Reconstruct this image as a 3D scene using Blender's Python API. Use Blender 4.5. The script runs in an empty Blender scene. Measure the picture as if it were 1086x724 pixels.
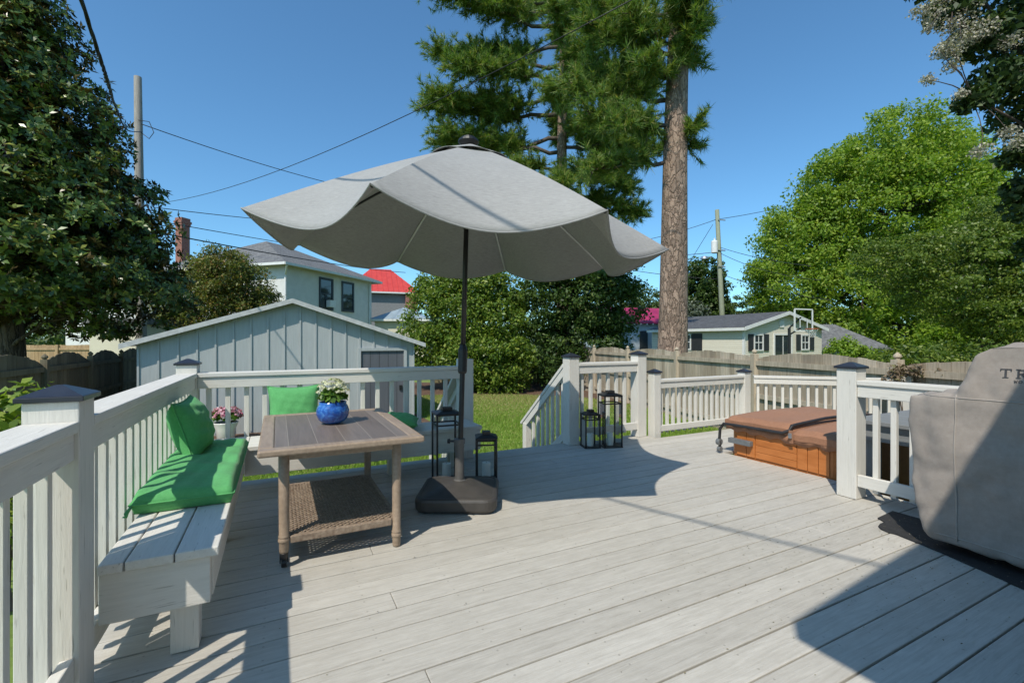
import bpy, math, random
import numpy as np
from mathutils import Vector, Matrix, Quaternion

random.seed(7)
RNG = np.random.default_rng(11)
scene = bpy.context.scene
COL = scene.collection
R = math.radians

# ------------------------------------------------------------------ frame
# World axes follow the deck: +X along the boards (to the right), +Y away from
# the house, Z = 0 on the boards.  The garden lies at Z = GZ.
YAW = R(26.9)
CA, SA = math.cos(YAW), math.sin(YAW)
GZ = -0.70


def W(x, d, z=0.0):
    """survey point: x metres right / d metres ahead of the standing point."""
    return Vector((CA * x + SA * d, -SA * x + CA * d, z))


RIGHT = Vector((CA, -SA, 0))
AHEAD = Vector((SA, CA, 0))

# ------------------------------------------------------------------ materials


def new_mat(name):
    m = bpy.data.materials.new(name)
    m.use_nodes = True
    nt = m.node_tree
    b = nt.nodes['Principled BSDF']
    return m, nt, b


def N(nt, t, **kw):
    n = nt.nodes.new(t)
    for k, v in kw.items():
        setattr(n, k, v)
    return n


def coords(nt, scale=(1, 1, 1), rot=(0, 0, 0), kind='Object'):
    tc = N(nt, 'ShaderNodeTexCoord')
    mp = N(nt, 'ShaderNodeMapping')
    mp.inputs['Scale'].default_value = scale
    mp.inputs['Rotation'].default_value = rot
    nt.links.new(tc.outputs[kind], mp.inputs['Vector'])
    return mp.outputs['Vector']


def noise(nt, vec, scale, detail=4, rough=.55, dist=0):
    n = N(nt, 'ShaderNodeTexNoise')
    n.inputs['Scale'].default_value = scale
    n.inputs['Detail'].default_value = detail
    n.inputs['Roughness'].default_value = rough
    n.inputs['Distortion'].default_value = dist
    nt.links.new(vec, n.inputs['Vector'])
    return n.outputs['Fac']


def ramp(nt, fac, stops):
    r = N(nt, 'ShaderNodeValToRGB')
    e = r.color_ramp.elements
    while len(e) < len(stops):
        e.new(.5)
    for i, (p, c) in enumerate(stops):
        e[i].position = p
        e[i].color = (*c, 1)
    nt.links.new(fac, r.inputs['Fac'])
    return r.outputs['Color']


def mix(nt, fac, a, b, mode='MIX'):
    m = N(nt, 'ShaderNodeMix', data_type='RGBA', blend_type=mode)
    for s, v in ((m.inputs[0], fac), (m.inputs[6], a), (m.inputs[7], b)):
        if isinstance(v, (int, float)):
            s.default_value = v
        elif isinstance(v, tuple):
            s.default_value = (*v, 1)
        else:
            nt.links.new(v, s)
    return m.outputs[2]


def bump(nt, b, h, strength=.3, dist=.01):
    n = N(nt, 'ShaderNodeBump')
    n.inputs['Strength'].default_value = strength
    n.inputs['Distance'].default_value = dist
    nt.links.new(h, n.inputs['Height'])
    nt.links.new(n.outputs['Normal'], b.inputs['Normal'])


def math_node(nt, op, a, bval=None):
    m = N(nt, 'ShaderNodeMath', operation=op)
    for i, v in enumerate((a, bval)):
        if v is None:
            continue
        if isinstance(v, (int, float)):
            m.inputs[i].default_value = v
        else:
            nt.links.new(v, m.inputs[i])
    return m.outputs[0]


def mottled(name, c1, c2, scale=6, rough=.6, bmp=.15, bscale=40, stretch=(1, 1, 1), spec=.5, bdist=.006, metallic=0):
    m, nt, b = new_mat(name)
    v = coords(nt, stretch)
    f = noise(nt, v, scale, 5)
    col = ramp(nt, f, [(.32, c1), (.68, c2)])
    nt.links.new(col, b.inputs['Base Color'])
    b.inputs['Roughness'].default_value = rough
    b.inputs['Specular IOR Level'].default_value = spec
    b.inputs['Metallic'].default_value = metallic
    if bmp:
        bump(nt, b, noise(nt, v, bscale, 3), bmp, bdist)
    return m


def painted_wood(name, axis, base, worn, grain=.5):
    """old paint over grainy lumber, grain along the given local axis"""
    m, nt, b = new_mat(name)
    s = [14, 14, 14]
    s[axis] = .9
    v = coords(nt, tuple(s))
    v2 = coords(nt)
    g = noise(nt, v, 5, 6, .65, .6)
    big = noise(nt, v2, 2.2, 4)
    c = ramp(nt, big, [(.3, tuple(x * .92 for x in base)), (.7, base)])
    cracks = ramp(nt, noise(nt, v, 9, 3, .5, .3), [(.27, (1, 1, 1)), (.34, (0, 0, 0))])
    c = mix(nt, cracks, c, worn)
    fine = ramp(nt, g, [(.2, (.87, .87, .86)), (.6, (1, 1, 1))])
    c = mix(nt, 1.0, c, fine, 'MULTIPLY')
    nt.links.new(c, b.inputs['Base Color'])
    b.inputs['Roughness'].default_value = .6
    b.inputs['Specular IOR Level'].default_value = .35
    bump(nt, b, g, grain, .004)
    return m


PAINT = (.71, .685, .63)
WORN = (.44, .42, .375)
M = {}
for i, a in enumerate('xyz'):
    M['paint_' + a] = painted_wood('painted lumber ' + a, i, PAINT, WORN)


def deck_material():
    m, nt, b = new_mat('painted deck boards')
    tc = N(nt, 'ShaderNodeTexCoord')
    sep = N(nt, 'ShaderNodeSeparateXYZ')
    nt.links.new(tc.outputs['Object'], sep.inputs[0])
    row = math_node(nt, 'FLOOR', math_node(nt, 'DIVIDE', math_node(nt, 'ADD', sep.outputs['Y'], 1.4), .1455))
    wn = N(nt, 'ShaderNodeTexWhiteNoise', noise_dimensions='1D')
    nt.links.new(row, wn.inputs['W'])
    comb = N(nt, 'ShaderNodeCombineXYZ')
    nt.links.new(math_node(nt, 'ADD', math_node(nt, 'MULTIPLY', sep.outputs['X'], .8), math_node(nt, 'MULTIPLY', wn.outputs['Value'], 40)), comb.inputs[0])
    nt.links.new(math_node(nt, 'MULTIPLY', sep.outputs['Y'], 16), comb.inputs[1])
    g = noise(nt, comb.outputs[0], 4, 6, .65, 1.2)
    v2 = coords(nt)
    big = noise(nt, v2, .9, 5, .6)
    base = ramp(nt, wn.outputs['Value'], [(0, (.475, .452, .41)), (1, (.56, .535, .488))])
    c = mix(nt, ramp(nt, big, [(.42, (0, 0, 0)), (.72, (.55, .55, .55))]), base, (.45, .425, .375))
    c = mix(nt, 1.0, c, ramp(nt, g, [(.22, (.80, .79, .77)), (.6, (1.02, 1.02, 1.02))]), 'MULTIPLY')
    c = mix(nt, 1.0, c, ramp(nt, noise(nt, coords(nt, (.5, 1.6, 1)), 16, 6, .72), [(.3, (.89, .885, .87)), (.68, (1.05, 1.05, 1.04))]), 'MULTIPLY')
    wear = noise(nt, comb.outputs[0], 11, 3, .6)
    wmask = math_node(nt, 'MULTIPLY', ramp(nt, wear, [(.62, (0, 0, 0)), (.7, (1, 1, 1))]), ramp(nt, noise(nt, v2, 2.3, 3), [(.5, (0, 0, 0)), (.65, (.7, .7, .7))]))
    c = mix(nt, wmask, c, (.36, .335, .29))
    xs_ = math_node(nt, 'SUBTRACT', math_node(nt, 'MULTIPLY', math_node(nt, 'FRACT', math_node(nt, 'DIVIDE', math_node(nt, 'ADD', sep.outputs['X'], 40.7525), .405)), .405), .2025)
    yf = math_node(nt, 'MULTIPLY', math_node(nt, 'FRACT', math_node(nt, 'DIVIDE', math_node(nt, 'ADD', sep.outputs['Y'], 1.4), .1455)), .1455)
    ys_ = math_node(nt, 'SUBTRACT', math_node(nt, 'ABSOLUTE', math_node(nt, 'SUBTRACT', yf, .069)), .043)
    r2 = math_node(nt, 'ADD', math_node(nt, 'POWER', xs_, 2), math_node(nt, 'POWER', ys_, 2))
    c = mix(nt, math_node(nt, 'MULTIPLY', math_node(nt, 'LESS_THAN', r2,   .0000203), .4), c, (.16, .145, .125))
    spots = ramp(nt, noise(nt, v2, 34, 2), [(.73, (0, 0, 0)), (.77, (.5, .5, .5))])
    c = mix(nt, spots, c, (.3, .28, .24))
    nt.links.new(c, b.inputs['Base Color'])
    b.inputs['Roughness'].default_value = .62
    b.inputs['Specular IOR Level'].default_value = .3
    bump(nt, b, g, .45, .004)
    return m


M['deck'] = deck_material()
M['black_cap'] = mottled('black post cap', (.018, .02, .03), (.03, .033, .045), 9, .32, .05)
M['black_metal'] = mottled('black metal', (.012, .012, .013), (.02, .02, .021), 20, .4, .03)
M['charcoal'] = mottled('charcoal resin', (.05, .046, .042), (.066, .06, .055), 14, .5, .2, 160)
M['sleeve'] = mottled('grey plastic sleeve', (.09, .087, .084), (.12, .116, .11), 14, .45, .1)
M['steel'] = mottled('galvanised steel', (.42, .43, .44), (.55, .56, .57), 12, .35, .05, metallic=.8)
M['white_rib'] = mottled('pale rib', (.6, .6, .58), (.7, .7, .68), 12, .4, .03)
M['glass'], _nt, _b = new_mat('clear pane')
_tp = N(_nt, 'ShaderNodeBsdfTransparent')
_tp.inputs['Color'].default_value = (.93, .96, .95, 1)
_gl = N(_nt, 'ShaderNodeBsdfGlossy')
_gl.inputs['Roughness'].default_value = .03
_fr = N(_nt, 'ShaderNodeFresnel')
_fr.inputs['IOR'].default_value = 1.25
_ms = N(_nt, 'ShaderNodeMixShader')
_nt.links.new(_fr.outputs[0], _ms.inputs[0])
_nt.links.new(_tp.outputs[0], _ms.inputs[1])
_nt.links.new(_gl.outputs[0], _ms.inputs[2])
_nt.links.new(_ms.outputs[0], _nt.nodes['Material Output'].inputs['Surface'])
M['window'], _nt, _b = new_mat('window glass')
_b.inputs['Base Color'].default_value = (.03, .04, .05, 1)
_b.inputs['Roughness'].default_value = .04
_b.inputs['Specular IOR Level'].default_value = .9
M['candle'] = mottled('white wax', (.78, .77, .72), (.82, .81, .77), 12, .45, .05)


def fabric(name, c1, c2, slub=(3, 40, 40), wscale=260, trans=0.0, bmp=.25, kind='Object'):
    m, nt, b = new_mat(name)
    v = coords(nt, slub, kind=kind)
    v2 = coords(nt, kind=kind)
    f = noise(nt, v, 9, 5, .7)
    big = noise(nt, v2, 3, 4)
    c = ramp(nt, f, [(.3, c1), (.7, c2)])
    c = mix(nt, 1.0, c, ramp(nt, big, [(.25, (.9, .9, .9)), (.7, (1, 1, 1))]), 'MULTIPLY')
    nt.links.new(c, b.inputs['Base Color'])
    b.inputs['Roughness'].default_value = .85
    b.inputs['Specular IOR Level'].default_value = .2
    b.inputs['Sheen Weight'].default_value = .1
    bump(nt, b, math_node(nt, 'ADD', noise(nt, v2, wscale, 2), f), bmp, .002)
    if trans:
        out = nt.nodes['Material Output']
        tr = N(nt, 'ShaderNodeBsdfTranslucent')
        nt.links.new(c, tr.inputs['Color'])
        ms = N(nt, 'ShaderNodeMixShader')
        ms.inputs[0].default_value = trans
        nt.links.new(b.outputs[0], ms.inputs[1])
        nt.links.new(tr.outputs[0], ms.inputs[2])
        nt.links.new(ms.outputs[0], out.inputs['Surface'])
    return m


M['canopy'] = fabric('grey canopy fabric', (.275, .271, .263), (.41, .404, .393), (3, 3, 34), 300, .035)
M['green'] = fabric('green cushion fabric', (.095, .36, .12), (.13, .43, .155), (6, 6, 6), 240, 0, .3)
M['cover'] = fabric('taupe cover fabric', (.295, .255, .225), (.345, .305, .27), (4, 4, 4), 220, 0, .3)
M['seam'] = fabric('taupe seam', (.33, .29, .26), (.38, .34, .30), (4, 4, 4), 220, 0, .2)
M['brown_cover'] = fabric('brown vinyl', (.29, .142, .082), (.365, .185, .11), (5, 5, 5), 200, 0, .25)
M['black_strap'] = mottled('black foam tube', (.016, .016, .018), (.026, .026, .03), 15, .6, .15)
M['letter'] = mottled('dark lettering', (.035, .035, .04), (.05, .05, .055), 30, .7, 0)
M['mat'] = mottled('black rubber mat', (.016, .016, .017), (.03, .03, .031), 20, .75, .35, 120)


def plank_mat(name, axis_across, width, cols, grain_axis, rough=.55, gap=(.02, .015, .012), gapw=.025, offset=0., bstr=.35, gscale=4., detail_dark=.75):
    """boards laid side by side: a tint per board, grain along the boards, a groove between"""
    m, nt, b = new_mat(name)
    tc = N(nt, 'ShaderNodeTexCoord')
    sep = N(nt, 'ShaderNodeSeparateXYZ')
    nt.links.new(tc.outputs['Object'], sep.inputs[0])
    across = math_node(nt, 'DIVIDE', math_node(nt, 'ADD', sep.outputs[axis_across], offset), width)
    wn = N(nt, 'ShaderNodeTexWhiteNoise', noise_dimensions='1D')
    nt.links.new(math_node(nt, 'FLOOR', across), wn.inputs['W'])
    s = [30, 30, 30]
    s[grain_axis] = 1.6
    off = N(nt, 'ShaderNodeCombineXYZ')
    nt.links.new(math_node(nt, 'MULTIPLY', wn.outputs['Value'], 30), off.inputs[grain_axis])
    vadd = N(nt, 'ShaderNodeVectorMath', operation='ADD')
    nt.links.new(coords(nt, tuple(s)), vadd.inputs[0])
    nt.links.new(off.outputs[0], vadd.inputs[1])
    g = noise(nt, vadd.outputs[0], gscale / 4, 6, .65, .8)
    c = ramp(nt, wn.outputs['Value'], [(i / (len(cols) - 1), k) for i, k in enumerate(cols)])
    c = mix(nt, 1.0, c, ramp(nt, g, [(.25, (detail_dark,) * 3), (.62, (1.05, 1.05, 1.05))]), 'MULTIPLY')
    fr = math_node(nt, 'FRACT', across)
    ed = math_node(nt, 'LESS_THAN', fr, gapw)
    if gapw:
        c = mix(nt, ed, c, gap)
    nt.links.new(c, b.inputs['Base Color'])
    b.inputs['Roughness'].default_value = rough
    h = math_node(nt, 'SUBTRACT', g, math_node(nt, 'MULTIPLY', ed, 2.))
    bump(nt, b, h, bstr, .004)
    return m


M['table_top'] = plank_mat('table planks', 0, .14, [(.15, .118, .098), (.2, .165, .142), (.172, .137, .118)], 1, .5, gap=(.30, .26, .22), gapw=.022, offset=.42)
M['table_frame'] = mottled('brushed taupe metal', (.27, .2, .145), (.36, .275, .2), 8, .45, .15, 50, (6, 1, 6))
M['wicker'] = mottled('woven resin', (.17, .12, .085), (.33, .255, .19), 40, .55, .2, 120)
M['tub_wood'] = mottled('amber wood panel', (.42, .135, .03), (.52, .185, .05), 5, .42, .12, 30, (1, 1, 5))
M['tub_dark'] = mottled('dark plastic', (.03, .03, .032), (.05, .05, .052), 15, .5, .1)
M['bracket'] = mottled('grey bracket', (.12, .13, .135), (.17, .18, .185), 15, .45, .05)
M['pot_blue'], nt_, b_ = new_mat('blue glaze')
_v = coords(nt_, (1, 1, 1))
_c = ramp(nt_, noise(nt_, _v, 22, 5, .65, 1.5), [(.25, (.01, .03, .16)), (.5, (.02, .10, .40)), (.78, (.10, .30, .62))])
nt_.links.new(_c, b_.inputs['Base Color'])
b_.inputs['Roughness'].default_value = .16
b_.inputs['Coat Weight'].default_value = .6
bump(nt_, b_, noise(nt_, _v, 14, 3), .12, .004)
M['pot_white'] = mottled('white glazed pot', (.68, .67, .65), (.75, .74, .72), 8, .3, .05)
M['soil'] = mottled('potting soil', (.03, .02, .014), (.06, .042, .03), 40, .9, .6, 60)


def leaf_mat(name, c1, c2, c3=None, rough=.5, trans=.3, back=None, spec=.4):
    m, nt, b = new_mat(name)
    geo = N(nt, 'ShaderNodeNewGeometry')
    stops = [(0, c1), (.75, c2)]
    if c3:
        stops.append((1, c3))
    c = ramp(nt, geo.outputs['Random Per Island'], stops)
    if back:
        c = mix(nt, geo.outputs['Backfacing'], c, back)
    nt.links.new(c, b.inputs['Base Color'])
    b.inputs['Roughness'].default_value = rough
    b.inputs['Specular IOR Level'].default_value = spec
    tr = N(nt, 'ShaderNodeBsdfTranslucent')
    tc = mix(nt, 1.0, c, (1.25, 1.35, .6), 'MULTIPLY')
    nt.links.new(tc, tr.inputs['Color'])
    ms = N(nt, 'ShaderNodeMixShader')
    ms.inputs[0].default_value = trans
    nt.links.new(b.outputs[0], ms.inputs[1])
    nt.links.new(tr.outputs[0], ms.inputs[2])
    nt.links.new(ms.outputs[0], nt.nodes['Material Output'].inputs['Surface'])
    return m


M['magnolia'] = leaf_mat('magnolia leaf', (.038, .082, .014), (.10, .165, .028), (.27, .29, .06), .33, .17, (.09, .07, .026), .45)
M['myrtle'] = leaf_mat('myrtle leaf', (.09, .125, .025), (.2, .22, .05), (.30, .17, .06), .5, .35)
M['holly'] = leaf_mat('broad shrub leaf', (.06, .125, .016), (.18, .265, .036), (.32, .36, .07), .4, .34)
M['dark_tree'] = leaf_mat('dark tree leaf', (.03, .068, .014), (.075, .13, .025), (.13, .18, .04), .5, .3)
M['dogwood'] = leaf_mat('layered tree leaf', (.055, .105, .013), (.145, .205, .028), (.24, .29, .05), .45, .33)
M['maple'] = leaf_mat('bright tree leaf', (.125, .22, .022), (.26, .37, .04), (.38, .44, .075), .5, .45)
M['far_leaf'] = leaf_mat('far tree leaf', (.05, .09, .025), (.11, .165, .045), (.16, .21, .07), .55, .3)
M['grey_leaf'] = leaf_mat('grey tree leaf', (.10, .13, .09), (.17, .20, .15), (.22, .25, .19), .55, .25)
M['pine'] = leaf_mat('pine needles', (.075, .155, .03), (.20, .30, .056), (.38, .34, .10), .45, .36)
M['crape'] = leaf_mat('crape leaf', (.028, .06, .016), (.06, .105, .028), (.10, .14, .04), .45, .25)
M['blossom'] = leaf_mat('cream blossom', (.26, .255, .22), (.47, .45, .38), (.62, .58, .48), .6, .25)
M['hosta'] = leaf_mat('lime leaf', (.10, .17, .02), (.24, .32, .045), (.34, .40, .08), .4, .35)
M['vine'] = leaf_mat('lime vine leaf', (.13, .22, .02), (.24, .36, .04), (.32, .42, .06), .45, .35)
M['pot_leaf'] = leaf_mat('pot leaf', (.05, .12, .015), (.14, .25, .04), None, .4, .3)
M['pink'] = leaf_mat('pink petals', (.45, .12, .2), (.65, .35, .42), (.75, .65, .66), .5, .2)
M['white_petal'] = leaf_mat('white petals', (.5, .52, .36), (.7, .7, .56), (.66, .66, .36), .5, .2)
M['grass'] = leaf_mat('grass blade', (.14, .26, .028), (.25, .37, .055), (.38, .43, .12), .6, .35)


def bark(name, dark, light, plates=5., zs=.35, bs=1.0, edge=.09):
    m, nt, b = new_mat(name)
    v = coords(nt, (1, 1, zs))
    nd = N(nt, 'ShaderNodeTexNoise')
    nd.inputs['Scale'].default_value = 7
    nd.inputs['Detail'].default_value = 5
    nt.links.new(v, nd.inputs['Vector'])
    vm = N(nt, 'ShaderNodeVectorMath', operation='MULTIPLY_ADD')
    vm.inputs[1].default_value = (.26, .26, .26)
    nt.links.new(nd.outputs['Color'], vm.inputs[0])
    nt.links.new(v, vm.inputs[2])
    vo = N(nt, 'ShaderNodeTexVoronoi', feature='DISTANCE_TO_EDGE')
    vo.inputs['Scale'].default_value = plates
    vc = N(nt, 'ShaderNodeTexVoronoi')
    vc.inputs['Scale'].default_value = plates
    for n_ in (vo, vc):
        nt.links.new(vm.outputs[0], n_.inputs['Vector'])
    bw = N(nt, 'ShaderNodeRGBToBW')
    nt.links.new(vc.outputs['Color'], bw.inputs[0])
    plate = ramp(nt, bw.outputs[0], [(.2, tuple(x * .72 for x in light)), (.55, light), (.8, tuple(min(1, x * 1.18) for x in light))])
    g = noise(nt, coords(nt, (1, 1, .5)), 26, 6, .75)
    c = mix(nt, ramp(nt, vo.outputs['Distance'], [(.0, (0, 0, 0)), (edge, (1, 1, 1))]), dark, plate)
    c = mix(nt, 1.0, c, ramp(nt, g, [(.28, (.62, .6, .58)), (.68, (1.12, 1.1, 1.08))]), 'MULTIPLY')
    nt.links.new(c, b.inputs['Base Color'])
    b.inputs['Roughness'].default_value = .9
    h = math_node(nt, 'ADD', math_node(nt, 'MULTIPLY', ramp(nt, vo.outputs['Distance'], [(.0, (0, 0, 0)), (.16, (1, 1, 1))]), 1.0), g)
    bump(nt, b, h, bs, .03)
    return m


M['pine_bark'] = bark('pine bark', (.15, .10, .072), (.35, .255, .195), 8.0, .40, .8)
M['bark'] = bark('tree bark', (.05, .04, .032), (.14, .11, .09), 9, .2)
M['twig'] = mottled('branch bark', (.05, .04, .032), (.12, .095, .078), 9, .9, .4, 30)
M['pole_wood'] = mottled('weathered pole', (.24, .22, .19), (.36, .33, .29), 6, .85, .4, 30, (8, 8, .6))
M['pole_green'] = mottled('treated pole', (.23, .25, .17), (.33, .35, .25), 6, .85, .4, 30, (8, 8, .6))
M['wire'] = mottled('black cable', (.012, .012, .014), (.02, .02, .022), 9, .6, 0)

M['siding'] = plank_mat('cream lap siding', 2, .115, [(.72, .665, .555), (.76, .705, .59), (.74, .685, .575)], 0, .6, (.24, .23, .19), .12, 5., .3, 2, .95)
M['shed_paint'] = mottled('blue grey board paint', (.375, .395, .390), (.43, .45, .445), 3, .6, .25, 30, (9, 9, .8))
M['shed_door'] = plank_mat('dark grey door boards', 0, .2, [(.105, .11, .125), (.12, .125, .14)], 2, .6, (.04, .04, .045), .06, 5., .3, 3, .85)
M['trim_white'] = mottled('white trim paint', (.66, .66, .64), (.74, .74, .72), 5, .5, .1, 30)
M['trim_grey'] = mottled('grey trim paint', (.42, .42, .41), (.56, .56, .54), 12, .7, .25, 30)
M['stucco'] = mottled('pale stucco', (.60, .595, .57), (.68, .67, .645), 3, .8, .3, 40)
M['cream'] = mottled('cream wall', (.58, .54, .43), (.64, .6, .48), 3, .7, .15, 40)
M['grey_wall'] = mottled('grey shingle wall', (.19, .19, .195), (.245, .245, .25), 6, .8, .3, 20, (1, 1, 4))
M['blue_wall'] = mottled('pale blue wall', (.36, .43, .48), (.50, .56, .60), 1.5, .7, .2, 20, (2, 2, .6))
M['slate_wall'] = mottled('slate wall', (.12, .14, .145), (.16, .18, .185), 3, .7, .2, 20)
M['dark_frame'] = mottled('dark window frame', (.02, .028, .033), (.03, .04, .045), 9, .5, .05)
M['shutter'] = mottled('black shutter', (.018, .018, .02), (.03, .03, .033), 9, .55, .1)


def shingle(name, c1, c2, tab=.3, row=.14):
    m, nt, b = new_mat(name)
    v = coords(nt)
    br = N(nt, 'ShaderNodeTexBrick')
    br.inputs['Scale'].default_value = 1
    br.inputs['Brick Width'].default_value = tab
    br.inputs['Row Height'].default_value = row
    br.inputs['Mortar Size'].default_value = .006
    br.inputs['Color1'].default_value = (*c1, 1)
    br.inputs['Color2'].default_value = (*c2, 1)
    br.inputs['Mortar'].default_value = (*[x * .5 for x in c1], 1)
    nt.links.new(v, br.inputs['Vector'])
    c = mix(nt, 1.0, br.outputs['Color'], ramp(nt, noise(nt, v, 5, 5), [(.3, (.75, .75, .75)), (.7, (1.1, 1.1, 1.1))]), 'MULTIPLY')
    nt.links.new(c, b.inputs['Base Color'])
    b.inputs['Roughness'].default_value = .9
    bump(nt, b, noise(nt, v, 60, 2), .4, .01)
    return m


M['roof_grey'] = shingle('grey asphalt shingle', (.13, .13, .132), (.19, .19, .19))
M['roof_dark'] = shingle('dark asphalt shingle', (.075, .077, .082), (.11, .112, .118))
M['roof_red'] = mottled('red metal roof', (.50, .045, .035), (.58, .065, .05), 3, .45, .05)
M['roof_magenta'] = mottled('magenta faded roof', (.26, .012, .075), (.42, .03, .10), 1.6, .55, .2, 20, (1, 1, 1))
M['roof_blue'] = mottled('blue grey metal roof', (.22, .28, .32), (.30, .37, .41), 3, .4, .05)
m_, nt_, b_ = new_mat('red brick')
_br = N(nt_, 'ShaderNodeTexBrick')
_br.inputs['Scale'].default_value = 1
_br.inputs['Brick Width'].default_value = .22
_br.inputs['Row Height'].default_value = .075
_br.inputs['Mortar Size'].default_value = .008
_br.inputs['Color1'].default_value = (.24, .065, .04, 1)
_br.inputs['Color2'].default_value = (.31, .10, .065, 1)
_br.inputs['Mortar'].default_value = (.3, .26, .22, 1)
_tc = N(nt_, 'ShaderNodeTexCoord')
_sp = N(nt_, 'ShaderNodeSeparateXYZ')
_cb = N(nt_, 'ShaderNodeCombineXYZ')
nt_.links.new(_tc.outputs['Object'], _sp.inputs[0])
nt_.links.new(math_node(nt_, 'ADD', _sp.outputs['X'], _sp.outputs['Y']), _cb.inputs[0])
nt_.links.new(_sp.outputs['Z'], _cb.inputs[1])
nt_.links.new(_cb.outputs[0], _br.inputs['Vector'])
nt_.links.new(_br.outputs['Color'], b_.inputs['Base Color'])
b_.inputs['Roughness'].default_value = .85
M['brick'] = m_


def fence_mat(name, c1, c2, c3, stain):
    m, nt, b = new_mat(name)
    geo = N(nt, 'ShaderNodeNewGeometry')
    v = coords(nt, (24, 24, 1.2))
    g = noise(nt, v, 1.6, 6, .65, .5)
    c = ramp(nt, geo.outputs['Random Per Island'], [(0, c1), (.5, c2), (1, c3)])
    c = mix(nt, 1.0, c, ramp(nt, g, [(.25, (.62, .6, .57)), (.62, (1.08, 1.08, 1.06))]), 'MULTIPLY')
    st = noise(nt, coords(nt, (3, 3, .5)), 1.3, 4)
    c = mix(nt, ramp(nt, st, [(.5, (0, 0, 0)), (.72, (.65, .65, .65))]), c, stain)
    nt.links.new(c, b.inputs['Base Color'])
    b.inputs['Roughness'].default_value = .88
    bump(nt, b, g, .5, .008)
    return m


M['fence'] = fence_mat('weathered cedar', (.31, .25, .18), (.45, .38, .29), (.57, .49, .39), (.2, .165, .125))
M['fence_olive'] = fence_mat('dark olive cedar', (.12, .098, .062), (.17, .14, .09), (.21, .175, .115), (.07, .06, .04))  # dark olive-brown boards with random darker blotches
M['fence_tan'] = fence_mat('tan cedar', (.38, .25, .13), (.44, .30, .17), (.48, .34, .2), (.3, .2, .11))
for i_, a_ in enumerate('xyz'):
    M['grey_' + a_] = painted_wood('shade-darkened grey lumber ' + a_, i_, (.235, .245, .25), (.15, .15, .15))  # grey darkened so the plank table's partial shadow is in the colour

# ------------------------------------------------------------------ mesh builder


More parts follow.
